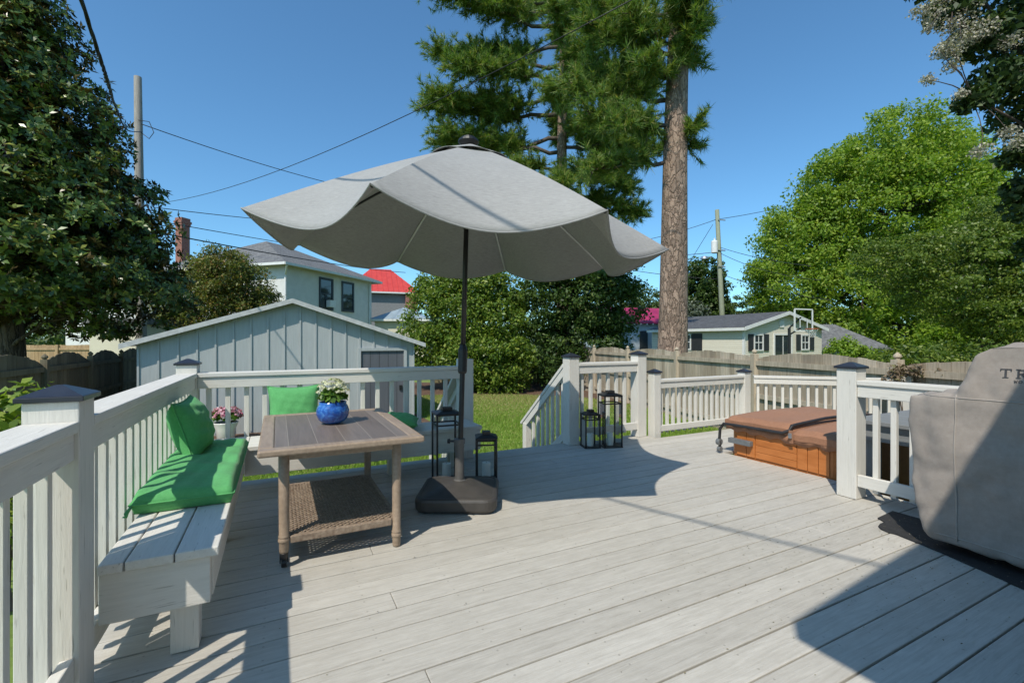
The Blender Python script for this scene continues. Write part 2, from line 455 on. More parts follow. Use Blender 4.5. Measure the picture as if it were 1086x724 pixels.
class MB:
    def __init__(s):
        s.v = []
        s.f = []

    def add(s, vs, fs):
        o = len(s.v)
        s.v += [tuple(v) for v in vs]
        s.f += [tuple(o + i for i in f) for f in fs]
        return s

    def hexa(s, c8):
        return s.add(c8, [(0, 3, 2, 1), (4, 5, 6, 7), (0, 1, 5, 4), (1, 2, 6, 5), (2, 3, 7, 6), (3, 0, 4, 7)])

    def box(s, x0, x1, y0, y1, z0, z1):
        return s.hexa([(x0, y0, z0), (x1, y0, z0), (x1, y1, z0), (x0, y1, z0), (x0, y0, z1), (x1, y0, z1), (x1, y1, z1), (x0, y1, z1)])

    def obox(s, c, ax, ay, hx, hy, z0, z1):
        """box with horizontal axes ax, ay (2-D), centre c"""
        ax = Vector((ax[0], ax[1], 0)).normalized() * hx
        ay = Vector((ay[0], ay[1], 0)).normalized() * hy
        c = Vector((c[0], c[1], 0))
        p = [c - ax - ay, c + ax - ay, c + ax + ay, c - ax + ay]
        return s.hexa([(q.x, q.y, z0) for q in p] + [(q.x, q.y, z1) for q in p])

    def bar(s, p0, p1, w, h, up=(0, 0, 1)):
        """straight bar: w across, h along 'up'"""
        p0, p1, up = Vector(p0), Vector(p1), Vector(up)
        d = (p1 - p0).normalized()
        side = d.cross(up)
        if side.length < 1e-4:
            side = d.cross(Vector((1, 0, 0)))
        side.normalize()
        u = side.cross(d).normalized()
        a, b = side * w / 2, u * h / 2
        return s.hexa([p0 - a - b, p0 + a - b, p1 + a - b, p1 - a - b, p0 - a + b, p0 + a + b, p1 + a + b, p1 - a + b])

    def tube(s, pts, rad, n=8, cap=True):
        pts = [Vector(p) for p in pts]
        if isinstance(rad, (int, float)):
            rad = [rad] * len(pts)
        o = len(s.v)
        ref = None
        for i, p in enumerate(pts):
            d = (pts[min(i + 1, len(pts) - 1)] - pts[max(i - 1, 0)]).normalized()
            if ref is None:
                ref = d.orthogonal().normalized()
            a = (ref - d * ref.dot(d))
            a = a.normalized() if a.length > 1e-5 else d.orthogonal().normalized()
            ref = a
            b = d.cross(a)
            for k in range(n):
                t = 2 * math.pi * k / n
                s.v.append(tuple(p + (a * math.cos(t) + b * math.sin(t)) * rad[i]))
        for i in range(len(pts) - 1):
            for k in range(n):
                k2 = (k + 1) % n
                s.f.append((o + i * n + k, o + i * n + k2, o + (i + 1) * n + k2, o + (i + 1) * n + k))
        if cap:
            s.f.append(tuple(o + k for k in range(n))[::-1])
            s.f.append(tuple(o + (len(pts) - 1) * n + k for k in range(n)))
        return s

    def lathe(s, c, prof, n=24):
        """prof: list of (r, z) bottom to top around the vertical through c"""
        o = len(s.v)
        for r, z in prof:
            for k in range(n):
                t = 2 * math.pi * k / n
                s.v.append((c[0] + r * math.cos(t), c[1] + r * math.sin(t), c[2] + z))
        for i in range(len(prof) - 1):
            for k in range(n):
                k2 = (k + 1) % n
                s.f.append((o + i * n + k, o + i * n + k2, o + (i + 1) * n + k2, o + (i + 1) * n + k))
        s.f.append(tuple(o + k for k in range(n))[::-1])
        s.f.append(tuple(o + (len(prof) - 1) * n + k for k in range(n)))
        return s

    def prism(s, poly, vec):
        """extrude a planar polygon (3-D points) by vec"""
        poly = [Vector(p) for p in poly]
        vec = Vector(vec)
        n = len(poly)
        vs = poly + [p + vec for p in poly]
        fs = [tuple(range(n))[::-1], tuple(range(n, 2 * n))]
        fs += [(i, (i + 1) % n, n + (i + 1) % n, n + i) for i in range(n)]
        return s.add(vs, fs)

    def build(s, name, mat, parent=None, smooth=False, bevel=0, segs=2, kind=None, recalc=True):
        base = Vector((0, 0, 0))
        if parent is not None:
            base = root_of(parent)
        me = bpy.data.meshes.new(name)
        me.from_pydata([(v[0] - base.x, v[1] - base.y, v[2] - base.z) for v in s.v], [], s.f)
        if recalc:
            import bmesh
            bm = bmesh.new()
            bm.from_mesh(me)
            bmesh.ops.recalc_face_normals(bm, faces=bm.faces)
            bm.to_mesh(me)
            bm.free()
        o = bpy.data.objects.new(name, me)
        COL.objects.link(o)
        me.materials.append(mat)
        if smooth:
            me.shade_smooth()
        if bevel:
            b = o.modifiers.new('edge', 'BEVEL')
            b.width = bevel
            b.segments = segs
            b.limit_method = 'ANGLE'
            b.angle_limit = R(40)
        if parent is not None:
            o.parent = parent
        if kind:
            o['kind'] = kind
        return o


BASES = {}


def root_of(o):
    while o.parent:
        o = o.parent
    return BASES[o.name]


def tag(o, label, cat, group=None):
    o['label'] = label
    o['category'] = cat
    if group:
        o['group'] = group
    return o


def thing(name, label, cat, loc, group=None):
    o = bpy.data.objects.new(name, None)
    o.empty_display_size = .1
    COL.objects.link(o)
    o.location = loc
    BASES[o.name] = Vector(loc)
    return tag(o, label, cat, group)


def copy_tree(o, parent=None):
    c = o.copy()
    COL.objects.link(c)
    if parent is not None:
        c.parent = parent
    for ch in [k for k in o.children]:
        copy_tree(ch, c)
    return c


def place_copy(proto, loc, rz, label):
    c = copy_tree(proto)
    c.location = loc
    c.rotation_euler = (0, 0, rz)
    c['label'] = label
    BASES[c.name] = Vector(loc)
    return c


def np_mesh(name, verts, nper, mat, parent=None, kind=None, smooth=False):
    """verts (K*nper,3): K separate polygons of nper corners"""
    base = np.array(root_of(parent)) if parent is not None else np.zeros(3)
    verts = (verts - base).astype(np.float32)
    K = len(verts) // nper
    me = bpy.data.meshes.new(name)
    me.vertices.add(len(verts))
    me.vertices.foreach_set('co', verts.ravel())
    me.loops.add(len(verts))
    me.loops.foreach_set('vertex_index', np.arange(len(verts), dtype=np.int32))
    me.polygons.add(K)
    me.polygons.foreach_set('loop_start', np.arange(0, len(verts), nper, dtype=np.int32))
    me.update()
    me.validate()
    me.materials.append(mat)
    o = bpy.data.objects.new(name, me)
    COL.objects.link(o)
    if parent is not None:
        o.parent = parent
    if kind:
        o['kind'] = kind
    return o


def unit(a):
    return a / np.maximum(np.linalg.norm(a, axis=1, keepdims=True), 1e-9)


def leaf_quads(pos, out, size, aspect=.45, up=.5, outw=.5, rnd=.8, var=.35, cup=.12):
    """kite-shaped leaves at pos, facing a blend of up / out / random"""
    n = len(pos)
    nrm = unit(np.array([0, 0, up]) + out * outw + RNG.normal(0, rnd, (n, 3)))
    a = RNG.normal(0, 1, (n, 3))
    a = unit(a - nrm * np.sum(a * nrm, axis=1, keepdims=True))
    b = np.cross(nrm, a)
    L = size * (1 + RNG.uniform(-var, var, (n, 1)))
    w = L * aspect * .5
    p0 = pos - a * L * .5
    p2 = pos + a * L * .5 - nrm * L * cup
    p1 = pos + b * w - a * L * .04 + nrm * L * cup * .5
    p3 = pos - b * w - a * L * .04 + nrm * L * cup * .5
    return np.stack([p0, p3, p2, p1], axis=1).reshape(-1, 3)


def rosettes(pos, out, m, size, aspect):
    """whorls of m long leaves opening round each shoot tip"""
    n = len(pos)
    ax = unit(out * .9 + np.array([0, 0, .35]) + RNG.normal(0, .35, (n, 3)))
    u = unit(np.cross(ax, RNG.normal(0, 1, (n, 3))))
    v = np.cross(ax, u)
    V = []
    for k in range(m):
        t = 2 * math.pi * k / m + RNG.normal(0, .25, (n, 1))
        rad = u * np.cos(t) + v * np.sin(t)
        el = RNG.uniform(.1, 1.1, (n, 1))
        a = unit(rad + ax * el)
        nrm = unit(ax - a * np.sum(ax * a, axis=1, keepdims=True))
        b = np.cross(nrm, a)
        L = size * RNG.uniform(.65, 1.25, (n, 1))
        w = L * aspect * .5
        p0 = pos + a * L * .05
        p2 = pos + a * L - nrm * L * .16
        p1 = pos + a * L * .52 + b * w + nrm * L * .04
        p3 = pos + a * L * .52 - b * w + nrm * L * .04
        V.append(np.stack([p0, p3, p2, p1], axis=1))
    return np.concatenate(V).reshape(-1, 3)


def sphere_dirs(n):
    return unit(RNG.normal(0, 1, (n, 3)))


def crown_points(blobs, sub, per, rc, flat=.6, rmin=.55, lower=1.0, fuzz=.45):
    """blobs [(centre, (rx,ry,rz))] -> sub-clumps on and inside each, then leaves in each clump"""
    P, O, C = [], [], []
    vol = np.array([b[1][0] * b[1][1] + b[1][1] * b[1][2] + b[1][0] * b[1][2] for b in blobs])
    share = np.maximum(1, (sub * vol / vol.sum()).astype(int))
    for (c, r), k in zip(blobs, share):
        d = sphere_dirs(k)
        d[:, 2] = np.where(d[:, 2] < 0, d[:, 2] * lower, d[:, 2])
        rad = rmin + (1.08 - rmin) * RNG.random((k, 1)) ** .5
        cc = np.array(c) + d * rad * np.array(r)
        C.append(cc)
        size = rc * RNG.uniform(.6, 1.35, (k, 1))
        m = per
        q = sphere_dirs(k * m) * (RNG.random((k * m, 1)) ** fuzz)
        q[:, 2] *= flat
        pts = np.repeat(cc, m, axis=0) + q * np.repeat(size, m, axis=0)
        P.append(pts)
        O.append(unit(np.repeat(d, m, axis=0) * .6 + q))
    return np.concatenate(P), np.concatenate(O), np.concatenate(C)


def limb(mb, p0, p1, r0, r1, sag=.12, n=6, jitter=.06, seg=6):
    p0, p1 = Vector(p0), Vector(p1)
    L = (p1 - p0).length
    pts, rs = [], []
    for i in range(seg + 1):
        t = i / seg
        p = p0.lerp(p1, t)
        p.z += sag * L * math.sin(math.pi * t) * .5
        if 0 < i < seg:
            p += Vector((random.uniform(-1, 1), random.uniform(-1, 1), random.uniform(-1, 1))) * jitter * L * .5
        pts.append(p)
        rs.append(r0 + (r1 - r0) * t)
    mb.tube(pts, rs, n)
    return pts


def broad_tree(name, label, cat, base, blobs, mat, trunk_r, leaf, sub, per, rc, group=None, trunk_top=None, aspect=.5, limbs=26, flat=.6,
               rmin=.55, lower=1., up=.5, bark_m='bark', outw=.5, rnd=.8):
    t = thing(name, label, cat, base, group)
    P, O, C = crown_points(blobs, sub, per, rc, flat, rmin, lower)
    ok = P[:, 2] > GZ + .05
    np_mesh('crown', leaf_quads(P[ok], O[ok], leaf, aspect, up, outw, rnd), 4, M[mat], t)
    mb = MB()
    base = Vector(base)
    big = max(blobs, key=lambda b: b[1][0] * b[1][2])
    top = Vector(trunk_top) if trunk_top else Vector((big[0][0], big[0][1], big[0][2]))
    k = 7
    pts = [base.lerp(top, i / k) + Vector((random.uniform(-1, 1), random.uniform(-1, 1), 0)) * trunk_r * (.25 if 0 < i else 0) for i in range(k + 1)]
    mb.tube(pts, [trunk_r * (1.25 if i == 0 else 1) * (1 - .65 * i / k) for i in range(k + 1)], 10)
    for c, r in blobs:
        st = pts[random.randint(2, k - 1)]
        limb(mb, st, c, trunk_r * .4, trunk_r * .12)
    idx = RNG.choice(len(C), min(limbs, len(C)), replace=False)
    for i in idx:
        c = Vector(C[i])
        b = min(blobs, key=lambda b: (Vector(b[0]) - c).length)
        st = Vector(b[0]).lerp(pts[random.randint(2, k)], random.uniform(0, .6))
        limb(mb, st, c, trunk_r * .14, trunk_r * .03, n=5, seg=5)
    mb.build('trunk', M[bark_m], t, smooth=True)
    return t


# ------------------------------------------------------------------ world, sun, camera
sun_travel = Vector((.651, .488, -1.0)).normalized()
to_sun = -sun_travel
elev = math.asin(to_sun.z)
az = math.atan2(to_sun.x, to_sun.y)      # clockwise from +Y
world = bpy.data.worlds.new('World')
scene.world = world
world.use_nodes = True
wn = world.node_tree
bg = wn.nodes['Background']
sky = wn.nodes.new('ShaderNodeTexSky')
sky.sky_type = 'NISHITA'
sky.sun_disc = False
sky.sun_elevation = elev
sky.sun_rotation = az
sky.altitude = 50
sky.air_density = 1.0
sky.dust_density = .7
sky.ozone_density = 6.0
tint = wn.nodes.new('ShaderNodeMix')
tint.data_type = 'RGBA'
tint.blend_type = 'MULTIPLY'
tint.inputs[0].default_value = 1
tint.inputs[7].default_value = (.78, 1.10, 1.12, 1)
wn.links.new(sky.outputs[0], tint.inputs[6])
wn.links.new(tint.outputs[2], bg.inputs['Color'])
bg.inputs['Strength'].default_value = .148
sd = bpy.data.lights.new('sun', 'SUN')
sd.energy = 4.0
sd.angle = R(.55)
sd.color = (1.0, .93, .81)
so = bpy.data.objects.new('sun', sd)
so.rotation_euler = to_sun.to_track_quat('Z', 'Y').to_euler()
so.location = (-5, -4, 12)
COL.objects.link(so)

cam = bpy.data.cameras.new('camera')
cam.sensor_width = 36
cam.lens = 36 * 490 / 1086
cam.shift_y = -(362 - 361) / 1086
cam.clip_start = .05
cam.clip_end = 2000
co = bpy.data.objects.new('camera', cam)
co.location = (0, 0, 1.2)
co.rotation_euler = (R(90), 0, -YAW)
COL.objects.link(co)
scene.camera = co
vs = scene.view_settings
vs.view_transform = 'Standard'
vs.look = 'None'
vs.exposure = .13
vs.gamma = 1
vs.use_curve_mapping = False
scene.cycles.max_bounces = 6
scene.cycles.transparent_max_bounces = 12

# ------------------------------------------------------------------ ground, deck


def ground():
    m, nt, b = new_mat('lawn and earth')
    v = coords(nt)
    big = noise(nt, v, .35, 5, .6)
    fine = noise(nt, v, 9, 5, .7)
    c = ramp(nt, big, [(.3, (.13, .2, .035)), (.55, (.19, .26, .05)), (.75, (.26, .28, .085))])
    c = mix(nt, 1.0, c, ramp(nt, fine, [(.3, (.6, .62, .55)), (.7, (1.15, 1.15, 1.1))]), 'MULTIPLY')
    nt.links.new(c, b.inputs['Base Color'])
    b.inputs['Roughness'].default_value = .95
    bump(nt, b, fine, .6, .03)
    n = 24
    mb = MB()
    xs = np.linspace(-1, 1, n + 1)
    xs = np.sign(xs) * np.abs(xs) ** 3 * 600
    vsx = [(float(x), float(y), GZ) for y in xs for x in xs]
    fs = [(j * (n + 1) + i, j * (n + 1) + i + 1, (j + 1) * (n + 1) + i + 1, (j + 1) * (n + 1) + i) for j in range(n) for i in range(n)]
    mb.add(vsx, fs)
    mb.build('ground', m, kind='structure')


ground()

ROW = .1455


def deck_xmax(y):
    if y < 1.97:
        return 4.14
    if y < 3.36:
        return 4.272
    if y < 4.33:
        return min(6.9, 10.42 - y)
    return 4.16


DECK_Y0, DECK_Y1 = -1.4, 4.56
mb = MB()
y = DECK_Y0
k = 0
rj = random.Random(5)
while y < DECK_Y1 - .02:
    y1 = min(y + ROW - .0075, DECK_Y1)
    xm = deck_xmax((y + y1) / 2)
    x0 = -.74
    cuts = [x0]
    if k % 2 == 0:
        cuts.append(-.74 + (1.22 if k % 4 == 0 else 3.66) + .0)
    if k % 3 == 0 and xm > 3:
        cuts.append(2.44 + .61 * (k % 2))
    cuts = sorted(set(cuts)) + [xm]
    for a, bb in zip(cuts[:-1], cuts[1:]):
        dz = rj.uniform(-.0012, .0012)
        mb.box(a + .0012, bb - .0012, y, y1, -.034 + dz, dz)
    y += ROW
    k += 1
mb.build('deck_floor', M['deck'], bevel=.0035, segs=2, kind='structure')
mb = MB()
mb.box(-.72, 4.12, DECK_Y1 - .06, DECK_Y1 - .022, -.25, -.036)
mb.box(-.735, -.70, -1.4, DECK_Y1 - .07, -.25, -.036)
mb.box(4.17, 6.0, 4.27, 4.305, -.25, -.036)
mb.box(4.09, 4.125, -1.4, 1.95, -.25, -.036)
yy = -1.2
while yy < 4.5:
    yy += .405
for i in range(13):
    x = -.55 + i * .405
    mb.box(x - .02, x + .02, -1.38, 4.49 if x < 4.0 else 4.25, -.22, -.037)
for px, py in ((-.6, .2), (-.6, 2.5), (-.6, 4.3), (1.2, 4.35), (3.0, 4.35), (4.0, .6), (4.0, 1.8), (5.7, 4.1)):
    mb.box(px - .05, px + .05, py - .05, py + .05, GZ - .1, -.25)
mb.build('deck_framing', M['paint_x'], kind='structure')

# ------------------------------------------------------------------ railings
PS = .138


def post(parent, x, y, top=1.005, cap=True, s=PS, z0=0.002, big=True):
    p = MB().box(x, x + s, y, y + s, z0, top).build('post', M['paint_z'], parent, bevel=.004)
    if cap:
        e = .014
        cx, cy = x + s / 2, y + s / 2
        h = s / 2 + e
        c = MB()
        c.box(cx - h, cx + h, cy - h, cy + h, top + .001, top + .017)
        h2 = h * .985
        c.add([(cx - h2, cy - h2, top + .0175), (cx + h2, cy - h2, top + .0175), (cx + h2, cy + h2, top + .0175), (cx - h2, cy + h2, top + .0175),
               (cx - h * .12, cy - h * .12, top + .05), (cx + h * .12, cy - h * .12, top + .05), (cx + h * .12, cy + h * .12, top + .05), (cx - h * .12, cy + h * .12, top + .05)],
              [(0, 3, 2, 1), (4, 5, 6, 7), (0, 1, 5, 4), (1, 2, 6, 5), (2, 3, 7, 6), (3, 0, 4, 7)])
        c.build('post_cap', M['black_cap'], p, bevel=.002)
    return p


def wood_for(d):
    d = Vector(d)
    return M['paint_x'] if abs(d.x) >= abs(d.y) else M['paint_y']


def rail_run(parent, p0, p1, inner, ztop=.94, capw=.14, spacing=.125, zb=.095, sub=.088, first=.09, bal=.036, hidden_bottom=False, cap_t=.036):
    """cap board, sub-rail, bottom rail and balusters between two plan points; inner = plan normal to the deck side"""
    p0, p1 = Vector((*p0, 0)), Vector((*p1, 0))
    d = (p1 - p0).normalized()
    nrm = Vector((*inner, 0)).normalized()
    L = (p1 - p0).length
    up = Vector((0, 0, 1))
    w = wood_for(d)
    MB().bar(p0 + up * (ztop - cap_t / 2), p1 + up * (ztop - cap_t / 2), capw, cap_t).build('cap_board', w, parent, bevel=.005)
    off = nrm * (capw / 2 - .012 - .019)
    zc = ztop - cap_t - .0015 - sub / 2
    MB().bar(p0 + off + up * zc, p1 + off + up * zc, .036, sub).build('sub_rail', w, parent, bevel=.004)
    zl = zb + sub / 2
    MB().bar(p0 + off + up * zl, p1 + off + up * zl, .036, sub).build('bottom_rail', w, parent, bevel=.004)
    offb = off - nrm * (.018 + bal / 2 + .0015)
    s = first
    n2 = Vector((-d.y, d.x, 0))
    while s < L - .04:
        c = p0 + d * s + offb
        mbb = MB()
        mbb.obox((c.x, c.y), (d.x, d.y), (n2.x, n2.y), bal / 2, bal / 2, zb - .03, ztop - cap_t - .004)
        mbb.build('baluster', M['paint_z'], parent, bevel=.002, segs=1)
        s += spacing


UL = -.57            # inner face of the left railing's posts
VB = 4.40            # deck-side face of the back posts

# left railing: near post, corner post, one more behind
t = thing('deck_railing', 'long painted railing on the left, running behind the bench with the green seat pad', 'railing', (UL - PS / 2, 1.9, 0), 'painted deck railings')
post(t, UL - PS, 1.96)
post(t, UL - PS, VB)
post(t, UL - PS, -.55)
rail_run(t, (UL - PS / 2, 2.0985), (UL - PS / 2, VB - .001), (1, 0), spacing=.127, first=.08, bal=.031)
rail_run(t, (UL - PS / 2, -.41), (UL - PS / 2, 1.9585), (1, 0), spacing=.127, first=.15, bal=.031)
mb = MB()

# back railing from the corner post to the stair opening
t = thing('deck_railing', 'painted railing at the back of the deck, behind the table, facing the shed', 'railing', (.6, VB + .07, 0), 'painted deck railings')
post(t, 1.652, VB, 1.01, cap=False)
rail_run(t, (UL + .001, VB + PS / 2), (1.65, VB + PS / 2), (0, -1), spacing=.134, first=.07)

# short railing right of the stairs
t = thing('deck_railing', 'short railing between two tall posts right of the steps, with two black lanterns in front', 'railing', (3.5, VB + .07, 0), 'painted deck railings')
post(t, 2.965, VB)
post(t, 3.985, VB, 1.02)
rail_run(t, (2.965 + PS + .001, VB + PS / 2), (3.984, VB + PS / 2), (0, -1), spacing=.128, first=.08)

# lower railing along the back right
t = thing('deck_railing', 'low painted railing between the lantern railing and the post beyond the hot tub', 'railing', (5.1, 4.42, 0), 'painted deck railings')
post(t, 4.215, 4.362, .79, s=.112, z0=-.2)
post(t, 5.93, 4.362, .745, s=.125, z0=-.2)
rail_run(t, (4.328, 4.425), (5.929, 4.425), (0, -1), ztop=.705, spacing=.104, first=.07, zb=.045, sub=.075, bal=.034, capw=.12)

# railing turning behind the hot tub
q = math.sqrt(.5)
t = thing('deck_railing', 'low painted railing turning at an angle behind the brown hot tub cover', 'railing', (6.5, 3.9, 0), 'painted deck railings')
rail_run(t, (6.085, 4.345), (6.085 + 1.75 * q, 4.345 - 1.75 * q), (-q, -q), ztop=.70, spacing=.104, first=.06, zb=.045, sub=.075, bal=.034, capw=.12)
post(t, 6.085 + 1.76 * q, 4.345 - 1.76 * q - .1, .745, s=.125, z0=-.2)

# right railing behind the grill
t = thing('deck_railing', 'painted railing on the right, partly behind the covered grill', 'railing', (3.97, .7, 0), 'painted deck railings')
post(t, 3.885, 1.93, .985)
post(t, 3.885, -.5, .985)
rail_run(t, (3.955, 1.929), (3.955, -.36), (-1, 0), ztop=.90, spacing=.112, first=.10, zb=.10, sub=.088)

# stair rails and steps


def stair_rail(x0, s, label, newel_cap):
    t = thing('stair_railing', label, 'stair railing', (x0, 4.7, GZ), 'stair railings')
    xa = x0
    z_of = lambda v: .935 - (v - 4.54) * .80
    v0, v1 = 4.542, 5.60
    MB().bar((xa, v0, z_of(v0) - .02), (xa, v1, z_of(v1) - .02), .12, .036).build('cap_board', M['paint_y'], t, bevel=.004)
    MB().bar((xa - s * .03, v0, z_of(v0) - .087), (xa - s * .03, v1 - .06, z_of(v1 - .06) - .087), .036, .085).build('sub_rail', M['paint_y'], t, bevel=.004)
    MB().bar((xa - s * .03, v0, z_of(v0) - .84), (xa - s * .03, v1 - .16, z_of(v1 - .16) - .80), .036, .085).build('bottom_rail', M['paint_y'], t, bevel=.004)
    v = v0 + .10
    while v < v1 - .2:
        MB().box(xa - s * .03 + .02 - .001, xa - s * .03 + .056, v - .018, v + .018, z_of(v) - .83, z_of(v) - .06).build('baluster', M['paint_z'], t, bevel=.002, segs=1)
        v += .118
    MB().box(xa - .055, xa + .035, v1 - .145, v1 - .055, GZ - .05, z_of(v1) - .005).build('newel_post', M['paint_z'], t, bevel=.003)


stair_rail(3.03, 1, 'painted stair handrail sloping down to the lawn, right side of the steps', True)
stair_rail(1.72, -1, 'painted stair handrail behind the umbrella pole, left side of the steps', True)
t = thing('deck_steps', 'painted wooden steps from the deck down to the lawn', 'steps', (2.38, 5.0, GZ))
for i in range(3):
    z = -.175 * (i + 1)
    v = 4.565 + i * .27
    MB().box(1.80, 2.95, v, v + .28, z - .036, z).build('tread', M['paint_x'], t, bevel=.004)
for x in (1.84, 2.375, 2.91):
    mbp = MB()
    mbp.prism([(x - .018, 4.563, -.215), (x - .018, 4.563, GZ), (x - .018, 5.44, GZ), (x - .018, 5.37, -.565)], (.036, 0, 0))
    mbp.build('stringer', M['paint_y'], t)

# ------------------------------------------------------------------ benches
t = thing('bench', 'built-in painted bench along the left railing, three planks with a green seat pad', 'bench', (-.42, 2.9, 0), 'built-in benches')
for (a, bb) in ((-.566, -.494), (-.489, -.346), (-.341, -.203)):
    MB().box(a, bb, 2.102, 4.39, .372, .408).build('seat_board', M['paint_y'], t, bevel=.005)
MB().box(-.566, -.232, 2.118, 2.155, .19, .370).build('end_apron', M['paint_x'], t, bevel=.004)
MB().box(-.262, -.226, 2.157, 4.0, .20, .370).build('side_apron', M['paint_y'], t, bevel=.004)
for v in (2.16, 3.2):
    MB().box(-.366, -.274, v, v + .09, 0.002, .369).build('leg', M['paint_z'], t, bevel=.004)

t = thing('bench', 'built-in painted bench along the back railing behind the table', 'bench', (.7, 4.2, 0), 'built-in benches')
for (a, bb) in ((3.965, 4.102), (4.107, 4.245), (4.25, 4.388)):
    MB().box(-.20, 1.70, a, bb, .372, .408).build('seat_board', M['paint_x'], t, bevel=.005)
MB().box(-.22, 1.66, 3.985, 4.022, .185, .370).build('side_apron', M['paint_x'], t, bevel=.004)
MB().box(1.662, 1.695, 3.99, 4.38, .185, .370).build('end_apron', M['paint_y'], t, bevel=.004)
for x in (.88, 1.45):
    MB().box(x, x + .09, 4.15, 4.24, 0.002, .369).build('leg', M['paint_z'], t, bevel=.004)

# ------------------------------------------------------------------ soft things


def pad_mesh(name, mat, parent, w, l, h, nx=26, ny=46, power=6, wr=.006, seed=0, pinch=0.):
    """stuffed cushion in local axes, centre at origin of a unit frame: returns points list of (x,y,z)"""
    rs = np.random.default_rng(seed)
    ph = rs.uniform(0, 6.28, 12)
    top, bot = [], []
    for j in range(ny + 1):
        for i in range(nx + 1):
            a, b = i / nx * 2 - 1, j / ny * 2 - 1
            ea = (1 - abs(a) ** power)
            eb = (1 - abs(b) ** power)
            th = max(0., ea * eb) ** (.5 if power < 8 else .32)
            px, py = 1 - pinch * (1 - b * b) , 1 - pinch * (1 - a * a)
            x, y = a * w / 2 * px, b * l / 2 * py
            wv = wr * (math.sin(a * 5 + b * 9 + ph[0]) + math.sin(b * 17 + a * 3 + ph[1]) + .6 * math.sin(a * 13 - b * 7 + ph[2]))
            top.append((x, y, h / 2 * th + wv * th))
            bot.append((x, y, -h / 2 * (th if power < 8 else th ** .2) + wv * .2 * th))
    return top, bot, nx, ny


def cushion(name, label, group, mat, w, l, h, xf, power=6, pinch=0., wr=.006, seed=0, ties=True):
    top, bot, nx, ny = pad_mesh(name, mat, None, w, l, h, 26, max(20, int(26 * l / w)), power, wr, seed, pinch)
    n = len(top)
    base = xf @ Vector((0, 0, 0))
    t = thing(name, label, 'cushion', base, group)
    mb = MB()
    quads = []
    for j in range(ny):
        for i in range(nx):
            a = j * (nx + 1) + i
            quads.append((a, a + 1, a + nx + 2, a + nx + 1))
    vs_ = [xf @ Vector(p) for p in top] + [xf @ Vector(p) for p in bot]
    mb.add(vs_, quads + [tuple(n + i for i in qd)[::-1] for qd in quads])
    o = mb.build('pad', M[mat], t, smooth=True)
    import bmesh
    bm = bmesh.new()
    bm.from_mesh(o.data)
    bmesh.ops.remove_doubles(bm, verts=bm.verts, dist=.0008)
    bmesh.ops.recalc_face_normals(bm, faces=bm.faces)
    bm.to_mesh(o.data)
    bm.free()
    o.data.shade_smooth()
    # piping round the seam
    loop = []
    K = 30
    for sgn, (ax) in ((0, 0), (1, 1), (2, 2), (3, 3)):
        for i in range(K):
            s_ = i / K * 2 - 1
            a, b = ((s_, -1), (1, s_), (-s_, 1), (-1, -s_))[sgn]
            loop.append(xf @ Vector((a * w / 2 * (1 - pinch * (1 - b * b)), b * l / 2 * (1 - pinch * (1 - a * a)), 0)))
    loop.append(loop[0])
    MB().tube(loop, .0045, 6, cap=False).build('piping', M[mat], o, smooth=True)
    if ties:
        for sx in (-1,):
            p = xf @ Vector((sx * w / 2 * .96, -l / 2 * 1.0, -.005))
            MB().tube([p, p + Vector((-.01, -.03, -.018)), p + Vector((.008 * sx, -.045, -.03)), p + Vector((.02 * sx, -.03, -.032))], [.006, .009, .007, .004], 6).build('tie', M[mat], o, smooth=True)
    return t


def frame(loc, zaxis, yaxis):
    z = Vector(zaxis).normalized()
    y_ = Vector(yaxis)
    y_ = (y_ - z * y_.dot(z)).normalized()
    x_ = y_.cross(z)
    m = Matrix((x_, y_, z)).transposed().to_4x4()
    m.translation = loc
    return m


cushion('seat_cushion', 'long green seat pad lying on the left bench, striped by railing shadow', None, 'green', .405, 1.26, .10,
        frame((-.392, 3.25, .459), (0, 0, 1), (0, 1, 0)), power=14, wr=.004, seed=1)
cushion('throw_pillow', 'square green pillow leaning on the left railing at the end of the long pad', 'green throw pillows', 'green', .40, .37, .20,
        frame((-.488, 3.545, .652), (1, -.10, .30), (-.30, .0, 1)), power=2.8, pinch=.09, wr=.004, seed=2, ties=False)
cushion('throw_pillow', 'square green pillow upright against the back railing, left of the blue pot', 'green throw pillows', 'green', .40, .42, .16,
        frame((.125, 4.292, .615), (.0, -1, .22), (0, .2, 1)), power=2.6, pinch=.11, wr=.002, seed=3, ties=False)
cushion('throw_pillow', 'green pillow lying flat on the back bench, half hidden by the table corner', 'green throw pillows', 'green', .40, .40, .15,
        frame((.93, 4.13, .478), (.03, .0, 1), (.3, 1, 0)), power=2.6, pinch=.06, wr=.004, seed=4, ties=False)

# ------------------------------------------------------------------ table
TX0, TX1, TY0, TY1, TZ = -.09, .75, 2.575, 3.825, .655
t = thing('patio_table', 'brown plank-top patio table with a woven lower shelf, one front leg on a caster', 'table', (.33, 3.2, 0))
fw = .075
top = MB().box(TX0 + fw, TX1 - fw, TY0 + fw, TY1 - fw, TZ - .03, TZ - .002).build('tabletop', M['table_top'], t, bevel=.002)
fr = MB()


def mitre(a0, a1, b1, b0, z0, z1, ch):
    pass


